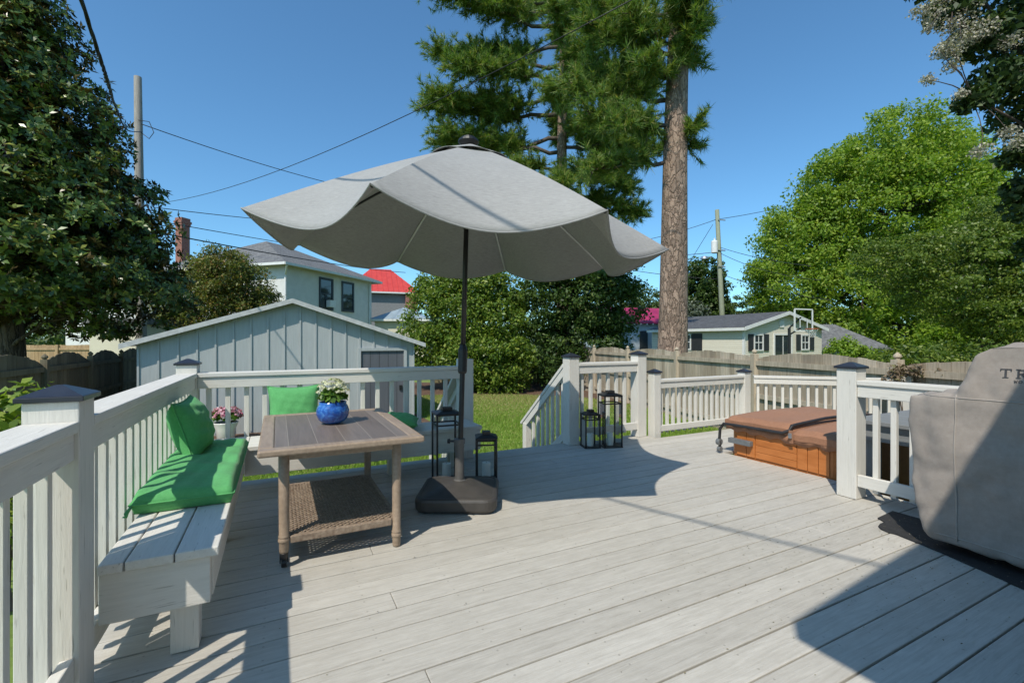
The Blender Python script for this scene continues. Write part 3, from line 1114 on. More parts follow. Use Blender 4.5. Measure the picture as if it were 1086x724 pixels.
for (xa, xb, ya, yb) in ((TX0, TX1, TY0, TY0 + fw), (TX0, TX1, TY1 - fw, TY1)):
    fr.box(xa, xb, ya, yb, TZ - .034, TZ + .001)
for (xa, xb) in ((TX0, TX0 + fw), (TX1 - fw, TX1)):
    fr.box(xa, xb, TY0 + fw + .001, TY1 - fw - .001, TZ - .034, TZ + .001)
fr.build('top_frame', M['table_frame'], t, bevel=.011, segs=4)
LX0, LX1, LY0, LY1 = .03, .62, 2.715, 3.685
ap = MB()
ap.box(LX0, LX1, LY0 - .012, LY0 + .012, TZ - .085, TZ - .036)
ap.box(LX0, LX1, LY1 - .012, LY1 + .012, TZ - .085, TZ - .036)
ap.box(LX0 - .012, LX0 + .012, LY0 + .013, LY1 - .013, TZ - .085, TZ - .036)
ap.box(LX1 - .012, LX1 + .012, LY0 + .013, LY1 - .013, TZ - .085, TZ - .036)
ap.build('apron', M['table_frame'], t, bevel=.003)
for i, (x, y) in enumerate(((LX0, LY0), (LX1, LY0), (LX1, LY1), (LX0, LY1))):
    z0 = .085 if i == 0 else .004
    leg = MB()
    leg.lathe((x, y, 0), [(.021, z0 + .0), (.024, z0 + .012), (.024, z0 + .055), (.029, z0 + .060), (.029, z0 + .072), (.0245, z0 + .078), (.029, z0 + .086), (.0245, z0 + .094), (.0255, .30), (.027, TZ - .037)], 16)
    lo = leg.build('leg', M['table_frame'], t, smooth=True, bevel=.001, segs=1)
    if i == 0:
        c = MB()
        c.lathe((x, y, 0), [(.012, .045), (.02, .06), (.022, .0845)], 12)
        c.bar((x - .018, y + .008, .075), (x - .018, y + .02, .03), .006, .03)
        c.bar((x + .018, y + .008, .075), (x + .018, y + .02, .03), .006, .03)
        c.tube([(x - .013, y + .018, .027), (x + .013, y + .018, .027)], .025, 14)
        c.build('caster', M['black_metal'], lo, bevel=.001, segs=1)
# woven shelf
SZ = .165
sh = MB()
for (xa, xb, ya, yb) in ((LX0 + .03, LX1 - .03, LY0 - .014, LY0 + .014), (LX0 + .03, LX1 - .03, LY1 - .014, LY1 + .014)):
    sh.box(xa, xb, ya, yb, SZ - .035, SZ + .004)
for (xa, xb) in ((LX0 - .014, LX0 + .014), (LX1 - .014, LX1 + .014)):
    sh.box(xa, xb, LY0 + .03, LY1 - .03, SZ - .035, SZ + .004)
so_ = sh.build('shelf_frame', M['wicker'], t, bevel=.005, segs=2)
wv = MB()
nx, ny = 30, 58
gx, gy = (LX1 - LX0 - .02) / nx, (LY1 - LY0 - .02) / ny
for i in range(nx):          # ribs along Y
    xc = LX0 + .01 + (i + .5) * gx
    vs_, fs = [], []
    for j in range(ny * 2 + 1):
        yc = LY0 + .01 + j * gy / 2
        z = SZ + .0035 * math.cos(math.pi * (j / 2 + i) ) * 1.0
        vs_ += [(xc - gx * .30, yc, z), (xc + gx * .30, yc, z)]
        if j:
            fs.append((2 * j - 2, 2 * j - 1, 2 * j + 1, 2 * j))
    wv.add(vs_, fs)
for j in range(ny):          # weave along X
    yc = LY0 + .01 + (j + .5) * gy
    vs_, fs = [], []
    for i in range(nx * 2 + 1):
        xc = LX0 + .01 + i * gx / 2
        z = SZ - .0045 * math.cos(math.pi * (i / 2 + .5 + j + .5))
        vs_ += [(xc, yc - gy * .40, z), (xc, yc + gy * .40, z)]
        if i:
            fs.append((2 * i - 2, 2 * i - 1, 2 * i + 1, 2 * i))
    wv.add(vs_, fs)
w_o = wv.build('woven_shelf', M['wicker'], t, recalc=False)
md = w_o.modifiers.new('strand', 'SOLIDIFY')
md.thickness = .003

# blue pot with white flowers
pc = Vector((.325, 3.255, TZ + .002))
t = thing('flower_pot', 'blue glazed pot of white flowers on the brown table', 'potted plant', pc)
MB().lathe(pc, [(.045, 0), (.062, .004), (.088, .025), (.102, .06), (.103, .085), (.094, .112), (.084, .126), (.086, .140), (.082, .141), (.078, .130), (.08, .118)], 40).build('pot', M['pot_blue'], t, smooth=True)
MB().lathe(pc, [(.0, .118), (.078, .119), (.0785, .121), (.0, .124)], 24).build('soil', M['soil'], t)
c0 = np.array(pc) + np.array([0, 0, .175])
d = sphere_dirs(420)
d[:, 2] = np.abs(d[:, 2]) * .9 - .25
P = c0 + d * np.array([.092, .092, .085]) * (.55 + .45 * RNG.random((420, 1)))
np_mesh('foliage', leaf_quads(P, d, .042, .6, .6, .8, .5), 4, M['pot_leaf'], t)
d = sphere_dirs(28)
d[:, 2] = np.abs(d[:, 2]) * .95 + .02
cl = c0 + np.array([0, 0, .018]) + d * np.array([.088, .088, .092])
dd = sphere_dirs(28 * 34)
dd[:, 2] = np.abs(dd[:, 2])
P = np.repeat(cl, 34, 0) + dd * np.array([.02, .02, .013])
np_mesh('blossoms', leaf_quads(P, dd, .0135, .8, .4, 1., .4), 4, M['white_petal'], t)

# white pot with pink flowers beyond the railing, in front of the shed
pc = W(-5.42, 8.75, GZ)
t = thing('flower_pot', 'white pot of pink flowers on the ground in front of the grey shed', 'potted plant', pc)
PH = .36
MB().lathe(pc, [(.13, 0), (.145, .01), (.16, PH * .6), (.21, PH - .02), (.215, PH), (.195, PH), (.185, PH - .05)], 28).build('pot', M['pot_white'], t, smooth=True)
MB().lathe(pc, [(.0, PH - .06), (.18, PH - .059), (.18, PH - .056), (.0, PH - .05)], 20).build('soil', M['soil'], t)
c0 = np.array(pc) + np.array([0, 0, PH + .1])
d = sphere_dirs(700)
d[:, 2] = np.abs(d[:, 2]) - .2
P = c0 + d * np.array([.25, .25, .17]) * (.5 + .5 * RNG.random((700, 1)))
np_mesh('foliage', leaf_quads(P, d, .085, .6, .6, .7, .6), 4, M['pot_leaf'], t)
d = sphere_dirs(60)
d[:, 2] = np.abs(d[:, 2])
cl = c0 + d * np.array([.26, .26, .18])
P = np.repeat(cl, 10, 0) + sphere_dirs(600) * .028
np_mesh('blossoms', leaf_quads(P, np.repeat(d, 10, 0), .05, .9, .3, 1, .5), 4, M['pink'], t)

# ------------------------------------------------------------------ umbrella
UB = W(-.392, 3.45)
t = thing('umbrella_base', 'charcoal weighted umbrella base with rounded corners, holding the umbrella pole', 'umbrella base', UB)


def rounded_sq(h, rc, n=5):
    pts = []
    for qx, qy, a0 in ((1, 1, 0), (-1, 1, 90), (-1, -1, 180), (1, -1, 270)):
        for i in range(n + 1):
            a = R(a0 + 90 * i / n)
            pts.append((qx * (h - rc) + rc * math.cos(a), qy * (h - rc) + rc * math.sin(a)))
    return pts


def loft(rings, close_top=True, close_bottom=True):
    mb = MB()
    n = len(rings[0])
    vs_ = [p for r in rings for p in r]
    fs = []
    for k in range(len(rings) - 1):
        for i in range(n):
            j = (i + 1) % n
            fs.append((k * n + i, k * n + j, (k + 1) * n + j, (k + 1) * n + i))
    if close_bottom:
        fs.append(tuple(range(n))[::-1])
    if close_top:
        fs.append(tuple((len(rings) - 1) * n + i for i in range(n)))
    mb.add(vs_, fs)
    return mb


rings = []
for h, rc, z in ((.262, .07, .012), (.272, .075, .03), (.276, .08, .085), (.270, .08, .1), (.258, .08, .106), (.246, .075, .1075), (.243, .075, .104), (.15, .07, .132), (.085, .06, .150), (.06, .05, .156)):
    rings.append([UB + RIGHT * x + AHEAD * y + Vector((0, 0, z)) for x, y in rounded_sq(h, rc)])
rings = [[UB + Vector(((p.x - UB.x) * 1.045, (p.y - UB.y) * 1.045, p.z * 1.04)) for p in r_] for r_ in rings]
b_o = loft(rings).build('body', M['charcoal'], t, bevel=.003, smooth=False)
for f in b_o.data.polygons:
    f.use_smooth = False
ft = MB()
for sx in (-1, 1):
    for sy in (-1, 1):
        p = UB + RIGHT * .2 * sx + AHEAD * .2 * sy
        ft.lathe((p.x, p.y, 0), [(.03, .001), (.03, .0115)], 12)
ft.build('feet', M['black_metal'], t)
MB().lathe(UB, [(.047, .150), (.044, .162), (.035, .168), (.033, .40), (.036, .402), (.036, .43), (.041, .432), (.041, .468), (.03, .472)], 24).build('sleeve', M['sleeve'], t, smooth=False, bevel=.001, segs=1)
kb = UB + RIGHT * -.05 + Vector((0, 0, .45))
MB().tube([UB + Vector((0, 0, .45)), kb - RIGHT * .02], [.008, .008], 8).tube([kb - RIGHT * .02, kb - RIGHT * .04], [.018, .016], 10).build('knob', M['black_metal'], t)

lean = (RIGHT * .027 + Vector((0, 0, 1))).normalized()
P0 = UB + Vector((0, 0, .17))
apex = P0 + lean * (2.655 - .17)
t = thing('patio_umbrella', 'large grey octagonal patio umbrella with scalloped edges and a black pole', 'umbrella', UB + Vector((0, 0, .17)))
MB().tube([P0, P0 + lean * .80, ], .0195, 16).build('lower_pole', M['black_metal'], t, smooth=False, bevel=.001)
MB().tube([P0 + lean * .80, P0 + lean * 2.46], .0185, 16).build('pole', M['black_metal'], t, smooth=True)
h0 = P0 + lean * .80
cr = MB()
cr.tube([h0 - lean * .015, h0, h0 + lean * .16, h0 + lean * .20], [.028, .034, .034, .022], 16)
ck = cr.build('crank_housing', M['black_metal'], t, bevel=.002)
c0 = h0 + lean * .10
MB().tube([c0, c0 + AHEAD * .07, c0 + AHEAD * .075 - lean * .10, c0 + AHEAD * .12 - lean * .10], [.008, .008, .007, .010], 8).build('crank_handle', M['black_metal'], ck)

ctr = P0 + lean * (1.915 - .17)
nrm_ = (RIGHT * .055 - AHEAD * .030 + Vector((0, 0, 1))).normalized()
ex = (RIGHT - nrm_ * RIGHT.dot(nrm_)).normalized()
ey = nrm_.cross(ex).normalized()
RC = 1.45
PHI0 = R(-11)
rise = (apex - ctr).dot(nrm_)


def canopy_pt(phi, tt, w, rr=RC):
    """phi from the near side towards the right; tt 0..1 apex to edge; w position between ribs 0..1"""
    s = 4 * w * (1 - w)
    flat = math.cos(math.pi / 8) / math.cos((w - .5) * math.pi / 4)
    r = rr * tt * flat * (1 - .085 * s * tt ** 3)
    z = rise * ((1 - tt) + .035 * math.sin(math.pi * tt)) - .135 * (s ** .9) * tt ** 3.2
    return ctr + ex * (r * math.sin(phi)) - ey * (r * math.cos(phi)) + nrm_ * z


NS, NT = 20, 26
vs_, fs = [], []
for k in range(8):
    for i in range(NS):
        w = i / NS
        phi = PHI0 + (k + w) * math.pi / 4
        for j in range(1, NT + 1):
            vs_.append(canopy_pt(phi, .10 + .90 * j / NT if j > 0 else .0, w))
ncol = 8 * NS
for i in range(ncol):
    i2 = (i + 1) % ncol
    for j in range(NT - 1):
        fs.append((i * NT + j, i * NT + j + 1, i2 * NT + j + 1, i2 * NT + j))
cm = MB()
cm.add(vs_, fs)
can = cm.build('canopy', M['canopy'], t, smooth=True)
md = can.modifiers.new('cloth', 'SOLIDIFY')
md.thickness = .003
# mark rib creases sharp
rib_cols = {k * NS for k in range(8)}
me = can.data
sharp = np.zeros(len(me.edges), dtype=bool)
for e in me.edges:
    a, b = e.vertices
    if a // NT == b // NT and (a // NT) in rib_cols:
        sharp[e.index] = True
at = me.attributes.new('sharp_edge', 'BOOLEAN', 'EDGE')
at.data.foreach_set('value', sharp)
# hem along the edge
hem = [canopy_pt(PHI0 + (i / NS) * math.pi / 4, 1.0, (i % NS) / NS) for i in range(ncol)]
hem.append(hem[0])
MB().tube(hem, .005, 6, cap=False).build('hem', M['canopy'], can, smooth=True)
# vent tier
vs_, fs = [], []
for k in range(8):
    for i in range(8):
        w = i / 8
        phi = PHI0 + (k + w) * math.pi / 4
        s = 4 * w * (1 - w)
        for j in range(7):
            tt = .02 + .19 * j / 6
            p = canopy_pt(phi, tt, 0)
            vs_.append(p + nrm_ * (.007 + .010 * s * (j / 6) ** 2))
for i in range(64):
    i2 = (i + 1) % 64
    for j in range(6):
        fs.append((i * 7 + j, i * 7 + j + 1, i2 * 7 + j + 1, i2 * 7 + j))
cm = MB()
cm.add(vs_, fs)
vt = cm.build('vent', M['canopy'], t, smooth=True)
md = vt.modifiers.new('cloth', 'SOLIDIFY')
md.thickness = .003
MB().lathe(apex + nrm_ * .005, [(.03, -.03), (.066, .006), (.078, .018), (.074, .034), (.058, .042), (.056, .05), (.02, .056)], 20).build('finial', M['black_metal'], t, smooth=False, bevel=.001, segs=1)
hub = P0 + lean * (2.07 - .17)
MB().tube([hub - lean * .035, hub - lean * .02, hub + lean * .02, hub + lean * .035], [.024, .042, .042, .028], 16).build('runner', M['black_metal'], t)
for k in range(8):
    phi = PHI0 + k * math.pi / 4
    pts = [canopy_pt(phi, tt, 0) - nrm_ * .014 for tt in (.05, .3, .55, .8, .99)]
    rb = MB().tube(pts, .0085, 8).build('rib', M['white_rib'] if k in (3, 4, 5) else M['black_metal'], t, smooth=True)
    m0 = canopy_pt(phi, .46, 0) - nrm_ * .02
    MB().tube([hub + (m0 - hub).normalized() * .035, m0], .0065, 6).build('strut', M['black_metal'], rb)

# ------------------------------------------------------------------ lanterns


def lantern_proto(name, label, w, h, group):
    t = thing(name, label, 'lantern', (0, 0, 0), group)
    a = w / 2
    bt = .0145
    f = MB()
    for sx in (-1, 1):
        for sy in (-1, 1):
            f.box(sx * (a - bt / 2) - bt / 2, sx * (a - bt / 2) + bt / 2, sy * (a - bt / 2) - bt / 2, sy * (a - bt / 2) + bt / 2, .012, h)
    for z in (h * .83, h - bt):
        for sy in (-1, 1):
            f.box(-a + bt + .0005, a - bt - .0005, sy * (a - bt / 2) - bt / 2.4, sy * (a - bt / 2) + bt / 2.4, z, z + bt * .9)
            f.box(sy * (a - bt / 2) - bt / 2.4, sy * (a - bt / 2) + bt / 2.4, -a + bt + .0005, a - bt - .0005, z, z + bt * .9)
    f.build('frame', M['black_metal'], t, bevel=.001, segs=1)
    MB().box(-a - .004, a + .004, -a - .004, a + .004, .001, .0118).build('base_plate', M['black_metal'], t, bevel=.001, segs=1)
    r = MB()
    r.add([(-a - .006, -a - .006, h + .001), (a + .006, -a - .006, h + .001), (a + .006, a + .006, h + .001), (-a - .006, a + .006, h + .001),
           (-a * .5, -a * .5, h + .022), (a * .5, -a * .5, h + .022), (a * .5, a * .5, h + .022), (-a * .5, a * .5, h + .022)],
          [(0, 3, 2, 1), (4, 5, 6, 7), (0, 1, 5, 4), (1, 2, 6, 5), (2, 3, 7, 6), (3, 0, 4, 7)])
    r.box(-a * .38, a * .38, -a * .38, a * .38, h + .0222, h + .048)
    r.build('roof', M['black_metal'], t, bevel=.001, segs=1)
    g = MB()
    for sy in (-1, 1):
        q_ = sy * (a - bt / 2)
        g.add([(-a + bt, q_, .014), (a - bt, q_, .014), (a - bt, q_, h * .83 - .002), (-a + bt, q_, h * .83 - .002)], [(0, 1, 2, 3)])
        g.add([(q_, -a + bt, .014), (q_, a - bt, .014), (q_, a - bt, h * .83 - .002), (q_, -a + bt, h * .83 - .002)], [(0, 1, 2, 3)])
    g.build('glass', M['glass'], t)
    cd = MB().lathe((0, 0, 0), [(.036, .0125), (.037, .015), (.037, .150), (.034, .154), (.005, .150)], 20).build('candle', M['candle'], t, smooth=False, bevel=.001, segs=1)
    MB().tube([(0, 0, .149), (.002, 0, .160)], .0012, 5).build('wick', M['black_metal'], cd)
    return t


GRP = 'black metal candle lanterns'
big = lantern_proto('lantern', 'tall black lantern with a white candle, right of the pair by the stair post', .215, .585, GRP)
small = lantern_proto('lantern', 'short black lantern with a white candle, left of the pair by the stair post', .178, .375, GRP)
p = W(1.115, 5.26)
big.location = p
big.rotation_euler = (0, 0, R(-16))
BASES[big.name] = p
p2 = W(.885, 5.22)
small.location = p2
small.rotation_euler = (0, 0, R(-16))
place_copy(big, W(-.56, 3.95), R(-6), 'tall black lantern standing behind the umbrella base, left of the pole')
place_copy(small, W(-.222, 3.98), R(-20), 'short black lantern standing behind the umbrella base, right of the pole')

# ------------------------------------------------------------------ hot tub
X0, X1, Y0, Y1 = 4.29, 5.75, 2.26, 3.335
t = thing('hot_tub', 'sunken hot tub with orange wood panels and a folding brown cover', 'hot tub', ((X0 + X1) / 2, (Y0 + Y1) / 2, GZ))
shell = MB()
rs = []
for z, e in ((GZ, 0), (.315, 0)):
    rs.append([Vector(((X0 + X1) / 2 + x, (Y0 + Y1) / 2 + y, z)) for x, y in [(max(-(X1 - X0) / 2, min((X1 - X0) / 2, a)), b) for a, b in
               [(sx * ((X1 - X0) / 2 - .09) + .09 * math.cos(R(aa)), sy * ((Y1 - Y0) / 2 - .09) + .09 * math.sin(R(aa)))
                for sx, sy, a0 in ((1, 1, 0), (-1, 1, 90), (-1, -1, 180), (1, -1, 270)) for aa in (a0, a0 + 22, a0 + 45, a0 + 68, a0 + 90)]]])
loft(rs).build('cabinet', M['tub_wood'], t, bevel=.002)
# panel boards on the front (towards -X)
xf = X0 - .012
pn = MB()
for k in range(4):
    pn.box(xf, X0 - .001, 2.62, 3.03, .020 + k * .066, .083 + k * .066)
pn.build('slat_panel', M['tub_wood'], t, bevel=.003)
for (a, bb) in ((2.525, 2.613), (2.43, 2.519), (2.335, 2.424)):
    MB().box(xf, X0 - .001, a, bb, .018, .285).build('stave', M['tub_wood'], t, bevel=.003)
for (a, bb) in ((3.04, 3.13), (3.135, 3.24)):
    MB().box(xf, X0 - .001, a, bb, .018, .285).build('stave', M['tub_wood'], t, bevel=.003)


def slab(y0, y1, zc_edge, zc_mid, th, x0, x1, droop=0.):
    """puffy cover half; higher along the fold"""
    nx, ny = 30, 16
    topv, botv = [], []
    for j in range(ny + 1):
        for i in range(nx + 1):
            a, b = i / nx, j / ny
            x = x0 + (x1 - x0) * a
            yv = y0 + (y1 - y0) * b
            ea = min(a, 1 - a) * (x1 - x0)
            eb = min(b, 1 - b) * abs(y1 - y0)
            edge = min(ea, eb)
            rnd = .035 * max(0, 1 - edge / .05) ** 2
            z = zc_edge + (zc_mid - zc_edge) * (math.sin(math.pi * a) ** .7) * .8 + (zc_mid - zc_edge) * .2
            z += .004 * math.sin(a * 9 + b * 5) + .003 * math.sin(b * 14 - a * 6)
            topv.append((x, yv, z - rnd))
            botv.append((x, yv, z - th + rnd * .3))
    n = len(topv)
    qs = []
    for j in range(ny):
        for i in range(nx):
            p_ = j * (nx + 1) + i
            qs.append((p_, p_ + 1, p_ + nx + 2, p_ + nx + 1))
    mb = MB()
    ring = [i for i in range(nx + 1)] + [(j + 1) * (nx + 1) - 1 for j in range(1, ny + 1)] + [ny * (nx + 1) + i for i in range(nx - 1, -1, -1)] + [j * (nx + 1) for j in range(ny - 1, 0, -1)]
    fs = qs + [tuple(n + i for i in q_)[::-1] for q_ in qs]
    for a, b in zip(ring, ring[1:] + ring[:1]):
        fs.append((a, b, n + b, n + a))
    return mb.add(topv + botv, fs)


cv = slab(2.66, Y1 + .03, .395, .425, .10, X0 - .04, X1 + .03).build('cover_panel', M['brown_cover'], t, smooth=True)
cv2 = slab(Y0 - .02, 2.655, .365, .40, .10, X0 - .04, X1 + .03).build('cover_panel', M['brown_cover'], t, smooth=True)
for c_ in (cv, cv2):
    e = c_.modifiers.new('edge', 'EDGE_SPLIT')
    e.split_angle = R(50)
# skirt below the covers
sk = MB()
pts_t, pts_b = [], []
K = 44
for i in range(K + 1):
    v_ = Y1 + .02 - (Y1 - Y0 + .03) * i / K
    sagv = .012 * math.sin(i * .9) - .018 * math.exp(-((v_ - 2.62) / .08) ** 2) - .02 * (i / K)
    pts_t.append((X0 - .038, v_, .315))
    pts_b.append((X0 - .03 - .006 * math.sin(i * 1.3), v_, .262 + sagv))
sk.add(pts_t + pts_b, [(i, i + 1, K + 1 + i + 1, K + 1 + i) for i in range(K)])
so2 = sk.build('cover_skirt', M['brown_cover'], t, smooth=True)
md = so2.modifiers.new('cloth', 'SOLIDIFY')
md.thickness = .004
# cover lifter
zb_ = .325
lift = MB()
lift.tube([(X0 - .075, Y1 + .06, .04), (X0 - .08, Y1 + .065, .15), (X0 - .075, Y1 + .06, .26), (X0 - .07, Y1 + .02, zb_ - .005), (X0 - .07, Y1 - .1, zb_), (X0 - .066, 2.72, zb_ + .008), (X0 - .05, 2.66, zb_ + .04), (X0 - .02, 2.656, zb_ + .082),
           (X0 + .05, 2.656, .412), (X0 + .5, 2.656, .436), (X1 - .5, 2.656, .436), (X1, 2.656, .40)], .015, 10)
lb = lift.build('cover_lifter', M['black_strap'], t, smooth=True)
br = MB()
br.box(X0 - .075, X0 - .02, 3.05, 3.30, .135, .185)
br.build('lifter_bracket', M['bracket'], t, bevel=.004)
MB().tube([(X0 - .078, Y1 + .05, .12), (X0 - .078, Y1 + .09, .12)], .035, 14).tube([(X0 - .078, Y1 + .045, .045), (X0 - .078, Y1 + .08, .045)], .028, 12).build('pivot', M['bracket'], t, bevel=.002)
st = MB()
st.bar((X0 - .068, 2.64, .37), (X0 - .055, 2.64, .25), .035, .008, (1, 0, 0))
st.build('cover_strap', M['brown_cover'], t, bevel=.002)
MB().box(X0 - .082, X0 - .068, 2.625, 2.655, .30, .345).build('buckle', M['steel'], t, bevel=.002)

# grey plank table beyond the right rail
t = thing('plank_table', 'low grey plank table beyond the right railing, beside the hot tub', 'table', (4.95, 1.3, GZ))
for i in range(11):
    xx = 4.30 + i * .147
    MB().box(xx, xx + .14, .45, 2.19, .515, .548).build('top_board', M['grey_y'], t, bevel=.004)
MB().box(4.34, 5.85, 2.13, 2.166, .38, .513).build('apron', M['grey_x'], t, bevel=.003)
MB().box(4.34, 4.376, .5, 2.128, .38, .513).build('apron', M['grey_y'], t, bevel=.003)
for (x, y) in ((4.38, 2.03), (5.75, 2.03), (4.38, .55), (5.75, .55)):
    MB().box(x, x + .09, y, y + .09, GZ - .02, .512).build('leg', M['grey_z'], t, bevel=.003)

# ------------------------------------------------------------------ covered grill
t = thing('covered_grill', 'large grill under a taupe fabric cover on a black mat', 'grill', (3.64, .7, 0))
GX0, GX1 = 3.345, 3.93
body = MB()


def gx(x, s):
    return x


low = [(1.30, .05), (1.385, .40), (1.405, .70), (1.40, .895), (.02, .895), (.0, .5), (.08, .05)]
body.prism([(GX0, y_, z_) for y_, z_ in low], (GX1 - GX0, 0, 0))
hood = [(1.175, .86), (1.145, 1.00), (1.10, 1.13), (1.045, 1.185), (.36, 1.185), (.30, 1.12), (.24, .86)]
body.prism([(GX0 + .004, y_, z_) for y_, z_ in hood], (GX1 - GX0 - .05, 0, 0))
gb = body.build('cover', M['cover'], t, smooth=True)
rm = gb.modifiers.new('cloth', 'REMESH')
rm.mode = 'VOXEL'
rm.voxel_size = .016
rm.use_smooth_shade = True
sm = gb.modifiers.new('soft', 'SMOOTH')
sm.factor = .5
sm.iterations = 14
tx = bpy.data.textures.new('folds', 'CLOUDS')
tx.noise_scale = .34
tx.noise_depth = 1
dp = gb.modifiers.new('folds', 'DISPLACE')
dp.texture = tx
dp.strength = .05
dp.mid_level = .5
tx2 = bpy.data.textures.new('wrinkles', 'MARBLE')
tx2.noise_scale = .22
tx2.turbulence = 9
dp2 = gb.modifiers.new('wrinkles', 'DISPLACE')
dp2.texture = tx2
dp2.strength = .021
dp2.mid_level = .5
sm2 = gb.modifiers.new('soft2', 'SMOOTH')
sm2.factor = .5
sm2.iterations = 3


def surface_x(v_, z_):
    """x of the cover's deck-side surface at (v, z)"""
    return None


GRILL = (t, gb)

# rubber mat
mm = MB()
pts = []
out = [(3.16, 1.44), (3.98, 1.62), (3.98, -.3), (3.06, -.4)]
n = 14
for i in range(n + 1):
    s = i / n
    pts.append((max(3.08, 3.405 + .012 * math.sin(s * 11) - .62 * s), 1.47 - 1.85 * s))
poly = [(3.56, 1.60), (3.50, 1.60), (3.445, 1.585), (3.41, 1.555), (3.395, 1.515)] + pts + [(3.84, -.42), (3.84, 1.68), (3.6, 1.66)]
mm.prism([(x, y, .003) for x, y in poly], (0, 0, .007))
o = mm.build('rubber_mat', M['mat'], bevel=.002)
tag(o, 'black rubber mat on the deck under the covered grill', 'mat')

# ------------------------------------------------------------------ shed
SD = R(26.9)
sc_ = W(-4.66, 9.80)            # middle of the gable wall
sx_ = Vector((1, 0, 0))         # along the gable (deck X)
hw = 2.62
t = thing('garden_shed', 'blue-grey board and batten shed with a low gable roof behind the deck', 'shed', (sc_.x, sc_.y, GZ))
yb = sc_.y
apz, eav = 2.02, 1.155
wl = MB()
wl.prism([(sc_.x - hw, yb, GZ), (sc_.x + hw, yb, GZ), (sc_.x + hw, yb, eav), (sc_.x, yb, apz), (sc_.x - hw, yb, eav)], (0, 5.5, 0))
wl.build('wall', M['shed_paint'], t)
bt = MB()
nb = 17
for i in range(nb + 1):
    x = sc_.x - hw + .02 + (2 * hw - .04) * i / nb
    zt = apz - abs(x - sc_.x) / hw * (apz - eav) - .02
    if sc_.x + 1.35 < x < sc_.x + 2.42:
        bt.box(x - .016, x + .016, yb - .022, yb - .001, 1.02, zt)
    else:
        bt.box(x - .016, x + .016, yb - .022, yb - .001, GZ + .05, zt)
bt.build('batten', M['shed_paint'], t)
rf = MB()
for s in (-1, 1):
    a = Vector((sc_.x, yb - .16, apz + .055))
    b = Vector((sc_.x + s * (hw + .22), yb - .16, apz + .055 - (apz - eav) * (hw + .22) / hw))
    dn = Vector((0, 0, -.05))
    rf.hexa([a + dn, b + dn, b + dn + Vector((0, 5.8, 0)), a + dn + Vector((0, 5.8, 0)), a, b, b + Vector((0, 5.8, 0)), a + Vector((0, 5.8, 0))])
rf.build('roof', M['roof_grey'], t)
fb = MB()
for s in (-1, 1):
    a = Vector((sc_.x, yb - .185, apz + .058))
    b = Vector((sc_.x + s * (hw + .225), yb - .185, apz + .058 - (apz - eav) * (hw + .225) / hw))
    fb.hexa([a + Vector((0, 0, -.095)), b + Vector((0, 0, -.095)), b + Vector((0, .024, -.095)), a + Vector((0, .024, -.095)), a, b, b + Vector((0, .024, 0)), a + Vector((0, .024, 0))])
fb.build('barge_board', M['trim_grey'], t)
dr = MB().box(sc_.x + 1.40, sc_.x + 2.36, yb - .012, yb - .002, GZ + .04, .96).build('door', M['shed_door'], t)
dt = MB()
dt.box(sc_.x + 1.33, sc_.x + 1.395, yb - .05, yb - .002, GZ + .02, 1.03)
dt.box(sc_.x + 2.365, sc_.x + 2.43, yb - .05, yb - .002, GZ + .02, 1.03)
dt.box(sc_.x + 1.40, sc_.x + 2.36, yb - .05, yb - .002, .965, 1.03)
dt.build('door_frame', M['shed_paint'], dr)
MB().box(sc_.x + 2.26, sc_.x + 2.32, yb - .045, yb - .0125, .05, .16).build('handle', M['black_metal'], dr, bevel=.003)
MB().box(sc_.x + 2.32, sc_.x + 2.345, yb - .035, yb - .0125, .5, .56).build('hinge', M['black_metal'], dr)


